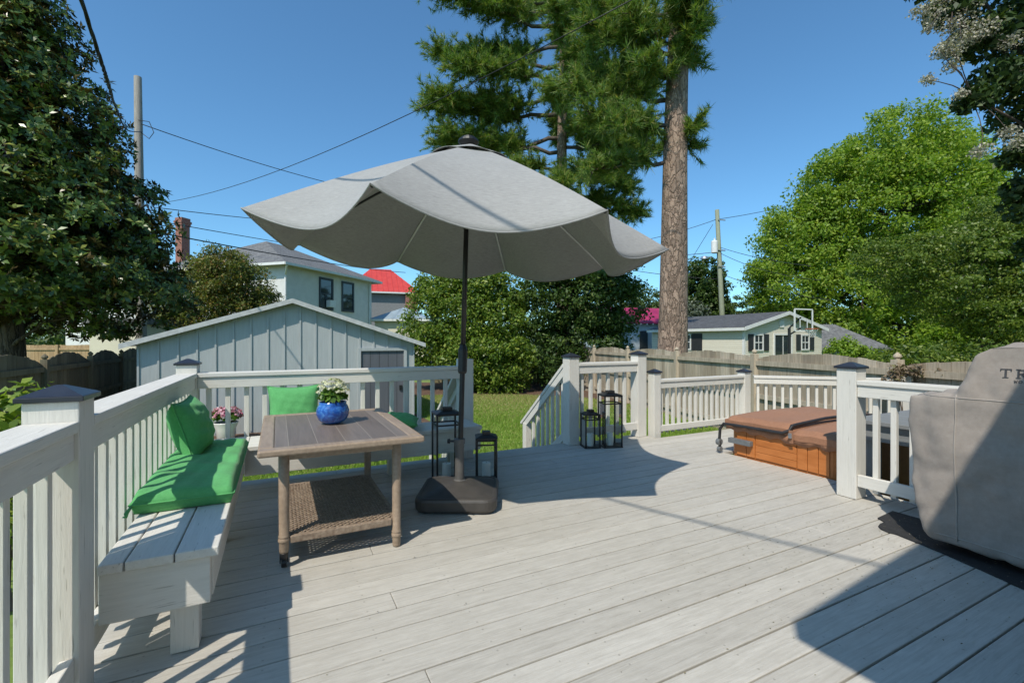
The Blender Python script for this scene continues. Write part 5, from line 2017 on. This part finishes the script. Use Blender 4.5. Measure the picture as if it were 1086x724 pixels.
# low shrubs in bed
for i, (x, d_, lab) in enumerate(((-.6, 16.9, 'low bushy green shrub at the front of the mulch bed, left of the stair rail'),)):
    c = W(x, d_)
    bl = [((c.x, c.y, -.25), (.9, .9, .65)), ((c.x + .6, c.y - .3, -.35), (.6, .6, .5)), ((c.x - .5, c.y, .1), (.6, .6, .6))]
    broad_tree('low_shrub', lab, 'shrub', (c.x, c.y, GZ), bl, 'holly', .05, .12, 120, 40, .3, limbs=8, flat=.8)
for x, d_, rx, hz, lab in ((10.9, 12.6, 1.0, 1.05, 'green bush rising behind the fence between the lime bush and the covered grill'), (13.4, 13.4, 1.3, 1.25, 'wide green bush behind the fence, directly behind the covered grill')):
    c = W(x, d_)
    bl = [((c.x, c.y, hz - .75), (rx, rx, .7)), ((c.x + .7, c.y - .2, hz - 1.0), (rx * .8, rx * .8, .6)), ((c.x - .6, c.y, hz - 1.1), (rx * .7, rx * .7, .6)), ((c.x, c.y, hz - 1.5), (rx * 1.1, rx * 1.1, .6))]
    broad_tree('leafy_bush', lab, 'shrub', (c.x, c.y, GZ), bl, 'dogwood', .05, .11, 260, 60, .3, limbs=14, flat=.7)
c = W(5.22, 5.95)
M['dry_vine'] = leaf_mat('dry vine', (.14, .10, .065), (.25, .19, .13), (.16, .17, .06), .8, .2)
bl = [((c.x, c.y, .80), (.16, .09, .05)), ((c.x + .14, c.y - .24, .79), (.16, .09, .05)), ((c.x - .1, c.y + .2, .74), (.12, .08, .10))]
broad_tree('dry_vine', 'dried brown vine tangled over the top of the fence, left of the covered grill', 'vine', (c.x, c.y, GZ), bl, 'dry_vine', .015, .06, 40, 16, .09, limbs=26, flat=.8)
# big bright tree on the right
c = W(30.4, 38)
bl = []
for a, b_, z, rx, rz in ((0, 0, 9.5, 4.6, 3.8), (-4.2, 0, 7.2, 3.0, 2.6), (-5.6, -.5, 4.6, 2.4, 1.9), (4.6, .5, 8.2, 3.6, 3.2), (0, -1, 12.4, 3.2, 2.5), (3.5, 0, 12.0, 2.9, 2.4), (-2.6, -.5, 10.6, 2.6, 2.3),
                         (-3.0, -2.2, 3.8, 2.6, 1.9), (1.0, -2.4, 5.2, 3.4, 2.3), (5.5, -1.5, 4.8, 3.4, 2.3), (6.8, .5, 9.8, 2.6, 2.4), (-5.2, .2, 8.6, 1.6, 1.4), (-6.6, 0, 5.8, 1.3, 1.2), (-4, -1.5, 1.7, 2.4, 1.3), (-.5, -2, 1.8, 2.6, 1.5), (3.5, -2, 2.0, 3.0, 1.7), (-6.6, .5, 3.0, 1.2, 1.1)):
    k_ = 1.36
    bl.append(((c.x + (a * CA + b_ * SA) * k_, c.y + (-a * SA + b_ * CA) * k_, 1.2 + (z - 1.2) * 1.29), (rx * k_, rx * .85 * k_, rz * k_)))
broad_tree('shade_tree', 'big bright yellow-green tree above the garage on the right', 'tree', (c.x, c.y, GZ), bl, 'maple', .6, .25, 1700, 125, 1.05, aspect=.55, limbs=110, flat=.72, rmin=.6, lower=.9)
# darker tree in front of its right half
c = W(19.5, 20.0)
bl = []
for a, b_, z, rx, rz in ((0, 0, 4.0, 3.0, 2.0), (3, .5, 4.6, 3.0, 2.4), (-2.4, .4, 4.6, 1.9, 1.1), (1.6, -1, 2.3, 2.6, 1.2), (5, 0, 3.2, 3, 2.4), (2.4, 0, 6.0, 2.3, 1.6), (3, 0, 1.2, 2.6, 1.2)):
    bl.append(((c.x + a * CA + b_ * SA, c.y - a * SA + b_ * CA, z), (rx, rx * .85, rz)))
broad_tree('dogwood_tree', 'dark layered tree behind the covered grill, below the big bright tree', 'tree', (c.x, c.y, GZ), bl, 'dogwood', .2, .13, 900, 110, .6, aspect=.55, limbs=40, flat=.36, rmin=.5)
# lime vine bush by the garage
c = W(15.15, 20.6)
bl = [((c.x + a * CA, c.y - a * SA, z), (rx, rx, rz)) for a, z, rx, rz in ((-.45, .5, .5, .85), (.1, .4, .5, .65), (.7, .2, .5, .5), (1.3, .1, .45, .4))]
broad_tree('vine_bush', 'lime-green leafy bush beside the garage gable, above the fence', 'shrub', (c.x, c.y, GZ), bl, 'vine', .05, .13, 220, 40, .25, limbs=8, flat=.9, rmin=.7)
# trees beyond
GT = 'trees in the distance'
for (x, d_, z, rx, rz, mat, lab) in (
        (11.4, 44, 3.6, 3.4, 3.0, 'far_leaf', 'light green distant tree left of the pine trunk above the magenta roof'),
        (17.6, 43, 5.6, 2.3, 3.0, 'dark_tree', 'rounded dark green distant tree around the leaning utility pole'),
        (15.6, 41, 3.0, 1.7, 1.7, 'grey_leaf', 'pale grey-green distant tree right of the pine trunk'),
        (23.5, 47, 3.4, 3.6, 2.4, 'far_leaf', 'low light green distant tree between the pole and the big tree')):
    c = W(x, d_)
    bl = [((c.x, c.y, z), (rx, rx, rz)), ((c.x - rx * .5, c.y, z - rz * .3), (rx * .7, rx * .7, rz * .7)), ((c.x + rx * .6, c.y, z - rz * .25), (rx * .6, rx * .6, rz * .7)), ((c.x, c.y, z - rz * .6), (rx, rx, rz * .6))]
    broad_tree('distant_tree', lab, 'tree', (c.x, c.y, GZ), bl, mat, .2, .30, 330, 60, .6, group=GT, limbs=10, flat=.6)

# far wood closing the horizon
pts, outs = [], []
for k in range(250):
    an = R(-105 + 210 * k / 249)
    dd_ = 70 + 10 * math.sin(k * 1.7)
    h = 4.4 + 1.2 * math.sin(k * .9) + .8 * math.sin(k * 2.3)
    p = W(math.sin(an) * dd_ * 1.1, math.cos(an) * dd_ * 1.1 + 8)
    q_ = sphere_dirs(330) * (RNG.random((330, 1)) ** .4)
    pts.append(np.array([p.x, p.y, h * .45 + GZ * .5]) + q_ * np.array([2.2, 2.2, h * .9]))
    outs.append(q_)
P, O = np.concatenate(pts), np.concatenate(outs)
ok = P[:, 2] > GZ
np_mesh('distant_wood', leaf_quads(P[ok], O[ok], .62, .6, .5, .6, .7), 4, M['far_leaf'], kind='stuff')

# near flowering tree, upper right
c = W(8.6, 5.6)
t = thing('flowering_tree', 'dark-leaved tree with cream blossom hanging in at the upper right corner', 'tree', (c.x, c.y, GZ))
cl = []
for (px, py, d_, r_) in ((1010, 8, 5.0, .24), (1040, 40, 5.1, .30), (1075, 20, 5.2, .36), (1065, 85, 5.1, .32), (1090, 120, 5.2, .34), (1035, 105, 5.0, .18), (1080, 165, 5.1, .18), (1100, 60, 5.3, .4), (1100, 215, 5.3, .3), (1060, -40, 5.0, .45), (1120, 160, 5.4, .4), (1000, -30, 5.0, .32), (1125, 0, 5.4, .5), (1110, 262, 5.4, .26), (1085, 200, 5.3, .18)):
    cl.append((Q(px, py, d_), r_))
for (x_, d_, z_, r_) in ((8.0, 5.4, 3.6, .75), (8.9, 6.2, 3.9, .8), (9.3, 5.0, 3.4, .8), (8.5, 5.4, 4.8, .85), (9.6, 6.0, 4.7, .7), (7.9, 6.4, 4.3, .6), (8.7, 4.4, 4.2, .7), (8.8, 5.7, 5.7, .7)):
    cl.append((W(x_, d_, z_), r_))
pts, outs = [], []
for p, r_ in cl:
    k = int(2300 * r_)
    q_ = sphere_dirs(k) * (RNG.random((k, 1)) ** .45)
    pts.append(np.array(p) + q_ * r_ * np.array([1.1, 1.1, .8]))
    outs.append(q_)
P, O = np.concatenate(pts), np.concatenate(outs)
np_mesh('crown', leaf_quads(P, O, .085, .55, .1, .5, .8), 4, M['crape'], t)
pts, outs = [], []
bs_all = [(975, 12, .07), (990, 18, .09), (1010, 28, .10), (1030, 35, .11), (1020, 42, .09), (1045, 30, .10), (1003, 50, .08), (998, 55, .07), (1010, 56, .08), (990, 68, .05), (985, 85, .06), (995, 92, .06), (1010, 70, .07), (1050, 52, .10), (1070, 45, .09),
      (1060, 18, .1), (1075, 150, .08), (1060, 155, .09), (1040, 160, .08), (1085, 142, .1), (1000, 2, .09), (1025, 12, .09), (1018, 100, .05), (1012, 108, .05), (1070, 140, .07), (1088, 55, .09), (985, 30, .05), (1050, 90, .05)]
bs = [b_ for i_, b_ in enumerate(bs_all) if not (i_ % 2 and (b_[1] > 60 or b_[0] > 1045))]
for px, py, r_ in bs:
    p = Q(px, py, 4.9)
    k = int(2600 * r_)
    q_ = sphere_dirs(k) * (RNG.random((k, 1)) ** .4)
    pts.append(np.array(p) + q_ * r_ * np.array([1.5, 1.4, 1.0]) * (.75 + .5 * RNG.random((k, 1))))
    outs.append(q_)
P, O = np.concatenate(pts), np.concatenate(outs)
np_mesh('blossom', leaf_quads(P, O, .024, .9, .2, .5, .8), 4, M['blossom'], t)
tb = MB()
fork = Vector((c.x, c.y, 2.0))
tb.tube([(c.x, c.y, GZ - .1), (c.x + .03, c.y, .8), fork], [.11, .09, .08], 10)
for p, r_ in cl:
    limb(tb, fork, p, .045, .01, n=6)
    for k in range(2):
        limb(tb, p, p + Vector((random.uniform(-1, 1), random.uniform(-1, 1), random.uniform(-.6, .6))) * r_, .009, .003, n=4, seg=4)
for px, py, r_ in bs:
    p = Q(px, py, 4.75)
    src = min(cl, key=lambda k: (k[0] - p).length)[0]
    limb(tb, src, p, .007, .003, n=4, seg=4)
tb.build('trunk', M['twig'], t, smooth=True)

# hosta-like bush left of the railing
c = W(-3.62, 3.25)
t = thing('leafy_bush', 'bright lime leafy bush outside the railing at the left edge', 'shrub', (c.x, c.y, GZ))
bl = [((c.x, c.y, .5), (.36, .36, .38)), ((c.x, c.y, .05), (.42, .42, .5)), ((c.x + .1, c.y + .1, .7), (.2, .2, .16))]
P, O, C = crown_points(bl, 60, 22, .14, .8)
np_mesh('crown', leaf_quads(P, O, .105, .55, .7, .5, .5), 4, M['hosta'], t)
mb = MB()
for i in range(8):
    limb(mb, (c.x + random.uniform(-.1, .1), c.y + random.uniform(-.1, .1), GZ), (c.x + random.uniform(-.3, .3), c.y + random.uniform(-.3, .3), random.uniform(.2, .7)), .012, .005, n=5)
mb.build('stem', M['twig'], t)


# pines
def needles(tips, dirs, k, length, width):
    n = len(tips)
    P_ = np.repeat(tips, k, 0)
    D_ = unit(np.repeat(dirs, k, 0) * .8 + RNG.normal(0, .52, (n * k, 3)) + np.array([0, 0, .15]))
    P_ = P_ - np.repeat(dirs, k, 0) * RNG.uniform(0, .16, (n * k, 1))
    s = np.cross(D_, RNG.normal(0, 1, (n * k, 3)))
    s = unit(s) * width
    Ln = length * RNG.uniform(.7, 1.2, (n * k, 1)) * np.repeat(RNG.uniform(.6, 1.2, (n, 1)), k, 0)
    dr = np.array([0, 0, -1.]) * Ln * .12
    return np.stack([P_ - s, P_ + s, P_ + D_ * Ln + dr], axis=1).reshape(-1, 3)


def pine(label, base, ztop, r0, r1, branches, k, nl, nw, twigs, name='pine_tree', lean=(0, 0)):
    t = thing(name, label, 'tree', base, 'tall pines')
    base = Vector(base)
    tk = MB()
    sg = 26
    pts, rs = [], []
    for i in range(sg + 1):
        s = i / sg
        pts.append(Vector((base.x + lean[0] * s + .05 * math.sin(s * 9), base.y + lean[1] * s + .05 * math.sin(s * 7), base.z + (ztop - base.z) * s)))
        rs.append((r0 + (r1 - r0) * s) * (1 + .25 * max(0, 1 - s * 12)))
    tk.tube(pts, rs, 22)
    tr = tk.build('trunk', M['pine_bark'], t, smooth=True)
    at_ = lambda z: pts[0].lerp(pts[-1], (z - base.z) / (ztop - base.z))
    lb = MB()
    tips, dirs = [], []
    for (z, az_, ln, rise, dens) in branches:
        p0 = at_(z)
        hd_ = (RIGHT * math.cos(az_) + AHEAD * math.sin(az_))
        p1 = p0 + hd_ * ln + Vector((0, 0, rise))
        path = limb(lb, p0, p1, .035 + .012 * ln, .014, sag=-.10 if rise > 0 else .1, n=6, jitter=.07, seg=8)
        nt = int(twigs * ln * dens)
        for q in range(nt):
            s = random.uniform(.28, 1.0)
            i = min(7, int(s * 8))
            pp = path[i].lerp(path[i + 1], s * 8 - i)
            dd = (hd_ * random.uniform(-.1, 1) + Vector((random.uniform(-1, 1), random.uniform(-1, 1), random.uniform(-.35, .75)))).normalized()
            tl = random.uniform(.3, 1.0) * (.55 + .12 * ln)
            e_ = pp + dd * tl
            limb(lb, pp, e_, .013, .005, sag=.12, n=4, seg=3, jitter=.05)
            for w in range(4):
                f = 1 - .2 * w
                tp = pp.lerp(e_, f) + Vector((random.uniform(-1, 1), random.uniform(-1, 1), random.uniform(-.5, 1))) * .07 * tl
                tips.append(tuple(tp))
                dv = (dd + Vector((random.uniform(-1, 1), random.uniform(-1, 1), random.uniform(-.3, 1))) * .6).normalized()
                dirs.append(tuple(dv))
    lb.build('limbs', M['twig'], t, smooth=True)
    V = needles(np.array(tips), np.array(dirs), k, nl, nw)
    np_mesh('needles', V, 3, M['pine'], t)
    return t


# rear pine (broad crown on the left)
rb_ = random.Random(21)
brs = []
x_, d_ = 2.4, 22
spec = [(7.6, 180, 4.4, -.2), (8.6, 185, 6.0, -.6), (9.2, 0, 3.0, -.8), (10.2, 178, 5.6, 1.2), (10.8, 170, 6.4, .4), (9.8, 20, 3.6, -.6), (11.4, 30, 3.8, -1.2), (12.6, 183, 6.0, .2), (13.4, 200, 5.0, -.3), (13.0, -20, 3.8, -1.0),
        (14.4, 175, 6.2, 1.4), (15.2, 160, 5.0, 1.0), (14.6, 10, 4.2, -.4), (15.6, -30, 3.6, 0), (16.4, 190, 5.4, 1.2), (17.2, 185, 4.4, 1.0), (17.6, 0, 4.0, .6), (18.2, 120, 3.4, .9), (12.0, 250, 3.2, -.6), (13.8, 280, 3.0, -.4), (11.0, 300, 2.6, -.8), (15.0, 260, 3.0, .2),
        (16.6, 300, 2.8, .4), (12.4, 90, 3.2, -.4), (14.8, 60, 3.4, .2), (16.8, 90, 3.0, .5), (8.0, 20, 2.6, -.7), (8.4, 230, 2.6, -1.2), (9.4, 320, 2.4, -1.2), (7.4, -10, 2.2, -1.0), (9.0, 270, 2.4, -1.2), (8.2, 5, 4.0, -.9), (10.4, -12, 4.3, -.6), (11.8, 8, 4.4, -.2), (13.6, 15, 4.6, .2), (15.2, -8, 4.6, .6), (9.6, 210, 4.2, -1.6), (16.2, 200, 6.2, .8), (12.0, 165, 6.6, .9), (7.9, 150, 4.6, -.2)]
for z, a, l, rs_ in spec:
    brs.append((z, R(a + rb_.uniform(-8, 8)), l, rs_, 1.0))
pine('broad pine rising behind the shrubs, its crown spreading left above the umbrella', W(x_, d_, GZ), 19.5, .36, .12, brs, 20, .34, .016, 34)
# front pine (thick bare trunk)
brs = []
spec = [(6.2, 190, 2.6, -.5), (6.6, 10, .5, .1), (7.0, 200, 2.2, -.3), (6.9, 300, .7, .2), (8.0, 175, 3.0, .4), (8.8, 0, .55, .3), (9.2, 190, 2.8, .7), (9.6, 260, 1.6, .3), (9.9, -20, .6, .2), (10.4, 180, 3.0, .5), (10.6, 30, .7, .6),
        (11.4, 0, 1.0, .5), (11.8, 190, 3.0, .7), (12.6, 90, 2.4, .5), (12.6, 270, 2.2, .5), (13.6, 10, 2.3, .8), (13.6, 180, 2.6, .8), (14.6, 220, 2.2, .8), (14.8, 320, 2.0, .8), (15.8, 120, 2.0, .9), (8.4, 230, 1.8, -.2), (8.9, 275, 1.5, .3), (9.7, 250, 1.8, .4), (10.3, 290, 1.8, .4), (9.4, 215, 2.0, .2), (11.0, 265, 2.0, .5), (7.3, 185, 2.6, .1), (8.7, 165, 2.6, .3)]
for z, a, l, rs_ in spec:
    brs.append((z, R(a + rb_.uniform(-8, 8)), l, rs_, 1.0))
pine('tall pine with a thick bare reddish trunk standing behind the back right fence', W(4.48, 13.0, GZ), 17, .43, .17, brs, 24, .27, .0105, 26, lean=(W(.35, 0) - W(0, 0)).to_2d())

# ------------------------------------------------------------------ mulch bed, grass, litter
mbd = MB()
mm_, nt_, b_ = new_mat('bark mulch')
_v = coords(nt_)
_c = ramp(nt_, noise(nt_, _v, 18, 5, .7), [(.3, (.05, .028, .018)), (.7, (.2, .115, .07))])
nt_.links.new(_c, b_.inputs['Base Color'])
b_.inputs['Roughness'].default_value = .95
bump(nt_, b_, noise(nt_, _v, 30, 4), .8, .05)


def patch(name, pts, z, mat):
    mb = MB()
    mb.add([(p.x, p.y, z) for p in pts], [tuple(range(len(pts)))])
    return mb.build(name, mat, kind='structure')


edge = [W(-4.2, 15.2), W(-3, 15.9), W(-1.6, 16.2), W(0, 16.1), W(1.4, 15.7), W(2.5, 15.0), W(3.2, 14.2), W(4.2, 11.6), W(4.45, 10.4), W(4.9, 8), W(5.9, 4.0), W(6.4, 4), W(5, 12), W(3, 19), W(2.2, 20), W(-5, 21), W(-5.5, 17)]
patch('mulch_bed', edge, GZ + .012, mm_)
patch('mulch_strip', [Vector((sc_.x - hw - .3, yb - .9, 0)), Vector((sc_.x + 1.2, yb - .75, 0)), Vector((sc_.x + 2.9, yb - .5, 0)), Vector((sc_.x + 2.9, yb + 1.0, 0)), Vector((sc_.x - hw - .3, yb + 1.0, 0))], GZ + .012, mm_)


def in_poly(px, py, poly):
    inside = np.zeros(len(px), bool)
    n = len(poly)
    for i in range(n):
        x1, y1 = poly[i].x, poly[i].y
        x2, y2 = poly[(i + 1) % n].x, poly[(i + 1) % n].y
        c = ((y1 > py) != (y2 > py)) & (px < (x2 - x1) * (py - y1) / (y2 - y1 + 1e-12) + x1)
        inside ^= c
    return inside


ng = 210000
u_ = RNG.random(ng)
dg = 4.9 + 12.0 * u_ ** 1.25
xg = RNG.uniform(-5.2, 5.0, ng) * (.35 + dg / 17)
X = CA * xg + SA * dg
Y = -SA * xg + CA * dg
keep = (Y > DECK_Y1 + .05) & ~in_poly(X, Y, edge) & (X > -3.5) & ~((X < sc_.x + 3) & (Y > yb - .6)) & ~((Y < 5.45) & (X > 1.75) & (X < 3.0))
X, Y = X[keep], Y[keep]
n = len(X)
pos = np.stack([X, Y, np.full(n, GZ)], 1)
hgt = RNG.uniform(.03, .075, (n, 1)) * (1 + .25 * np.sin(X * 1.3 + Y * .8))[:, None]
an = RNG.uniform(0, 6.28, n)
sd_ = np.stack([np.cos(an), np.sin(an), np.zeros(n)], 1) * .0055 * (1 + np.hypot(X, Y)[:, None] * .06)
tip = pos + np.stack([RNG.normal(0, .022, n), RNG.normal(0, .022, n), np.zeros(n)], 1)
tip[:, 2] += hgt[:, 0]
M['dry_grass'] = leaf_mat('dry grass blade', (.26, .25, .08), (.42, .37, .16), (.52, .44, .23), .7, .3)
dist_ = SA * X + CA * Y
patchy = .5 + .5 * np.sin(X * 1.9 + np.sin(Y * 1.3) * 2) * np.sin(Y * 1.1 + X * .6)
dry = RNG.random(n) < np.clip((dist_ - 10.5) / 6, 0, .75) * .85 + .09 * patchy
tri_ = np.stack([pos - sd_, pos + sd_, tip], 1)
np_mesh('grass', tri_[~dry].reshape(-1, 3), 3, M['grass'], kind='stuff')
np_mesh('dry_grass', tri_[dry].reshape(-1, 3), 3, M['dry_grass'], kind='stuff')
# dead bits and fallen petals on the boards near the grill
M['petal'] = leaf_mat('dry petals', (.10, .07, .03), (.35, .31, .2), (.6, .58, .5), .8, .1)
n = 420
px = np.concatenate([RNG.normal(3.0, .55, n), RNG.uniform(-.3, 4.1, 120)])
py = np.concatenate([RNG.normal(1.35, .45, n), RNG.uniform(1.2, 4.3, 120)])
ok = (px < 4.05) & (py > .3) & (py < 4.4) & (px > -.3)
px, py = px[ok], py[ok]
onmat = (px > 3.42 - .36 * (1.47 - py)) & (py < 1.6)
pos = np.stack([px, py, np.where(onmat, .0135, .0045)], 1)
np_mesh('fallen_petals', leaf_quads(pos, np.tile([0, 0, 1.], (len(px), 1)), .009, .6, 3, 1, .25), 4, M['petal'], kind='stuff')

# ------------------------------------------------------------------ grill details that lie on the cover
t, gb = GRILL
dgr = bpy.context.evaluated_depsgraph_get()
ev_ = gb.evaluated_get(dgr)
inv = gb.matrix_world.inverted()


def on_cover(v_, z_, lift=.002):
    o_ = Vector((2.5, v_, z_)) - BASES[t.name]
    hit, loc, nr, idx = ev_.ray_cast(o_, Vector((1, 0, 0)))
    if hit:
        return loc + BASES[t.name] + Vector((-lift, 0, 0))
    return Vector((GX0, v_, z_))


for vv_, z0_, z1_ in ((1.165, .09, .90), (.27, .09, .86)):
    MB().tube([on_cover(vv_ - .0, z0_ + (z1_ - z0_) * i / 24, .0) for i in range(25)], .0045, 6).build('seam', M['seam'], gb, smooth=True)
MB().tube([on_cover(1.375 - 1.33 * i / 40, .885 if True else 0, .0) for i in range(41)], .004, 6).build('seam', M['seam'], gb, smooth=True)


MB().tube([on_cover(1.262 - 1.15 * i / 40, .105, .0) for i in range(41)], .0035, 6).build('hem', M['seam'], gb, smooth=True)


def letters(shapes, v_start, zb, scale, name):
    """flat strokes in (a right, b up) drawn over the cover; right in the picture = -v"""
    mb = MB()
    for poly in shapes:
        front_ = [on_cover(v_start - a * scale, zb + b * scale, .0035) for a, b in poly]
        n_ = len(front_)
        xm = min(p.x for p in front_)
        mb.add([(p.x, p.y, p.z) for p in front_] + [(p.x + .003, p.y, p.z) for p in front_], [tuple(range(n_)), tuple(range(n_, 2 * n_))[::-1]] + [(i, (i + 1) % n_, n_ + (i + 1) % n_, n_ + i) for i in range(n_)])
    mb.build(name, M['letter'], gb, recalc=True)


def rect(a0, b0, a1, b1):
    return [(a0, b0), (a1, b0), (a1, b1), (a0, b1)]


def arc(cx, cy, r0, r1, a0, a1, n=8, sx=1.):
    out = []
    for i in range(n):
        t0, t1 = R(a0 + (a1 - a0) * i / n), R(a0 + (a1 - a0) * (i + 1) / n)
        out.append([(cx + sx * r1 * math.cos(t0), cy + r1 * math.sin(t0)), (cx + sx * r1 * math.cos(t1), cy + r1 * math.sin(t1)), (cx + sx * r0 * math.cos(t1), cy + r0 * math.sin(t1)), (cx + sx * r0 * math.cos(t0), cy + r0 * math.sin(t0))])
    return out


Tl = [rect(.0, .90, .90, 1.0), rect(.37, .07, .53, .895), rect(.22, 0, .68, .065), [(.0, .72), (.05, .72), (.09, .895), (.0, .895)], [(.90, .72), (.85, .72), (.81, .895), (.90, .895)]]
Rl = [rect(.12, .07, .28, .93), rect(.0, 0, .40, .065), rect(.0, .935, .40, 1.0), rect(.285, .88, .5, .93), rect(.285, .46, .5, .53)] + arc(.5, .72, .17, .26, -90, 90, 8) + [[(.40, .455), (.56, .455), (.86, .065), (.68, .065)], rect(.66, 0, .98, .06)]
Wl = [[(0, 1), (.14, 1), (.32, 0), (.22, 0)], [(.22, 0), (.34, 0), (.52, .9), (.44, .9)], [(.44, .9), (.54, .9), (.74, 0), (.64, 0)], [(.64, 0), (.74, 0), (.98, 1), (.86, 1)]]
Ol = arc(.5, .5, .36, .5, 0, 360, 20)
letters(Tl, .995, 1.008, .046, 'lettering')
letters([[(a + 1.25, b) for a, b in pl_] for pl_ in Rl], .995, 1.008, .046, 'lettering')
letters([[(a + .1, b) for a, b in pl_] for pl_ in Wl] + [[(a + 1.35, b) for a, b in pl_] for pl_ in Ol], .945, .984, .014, 'lettering')
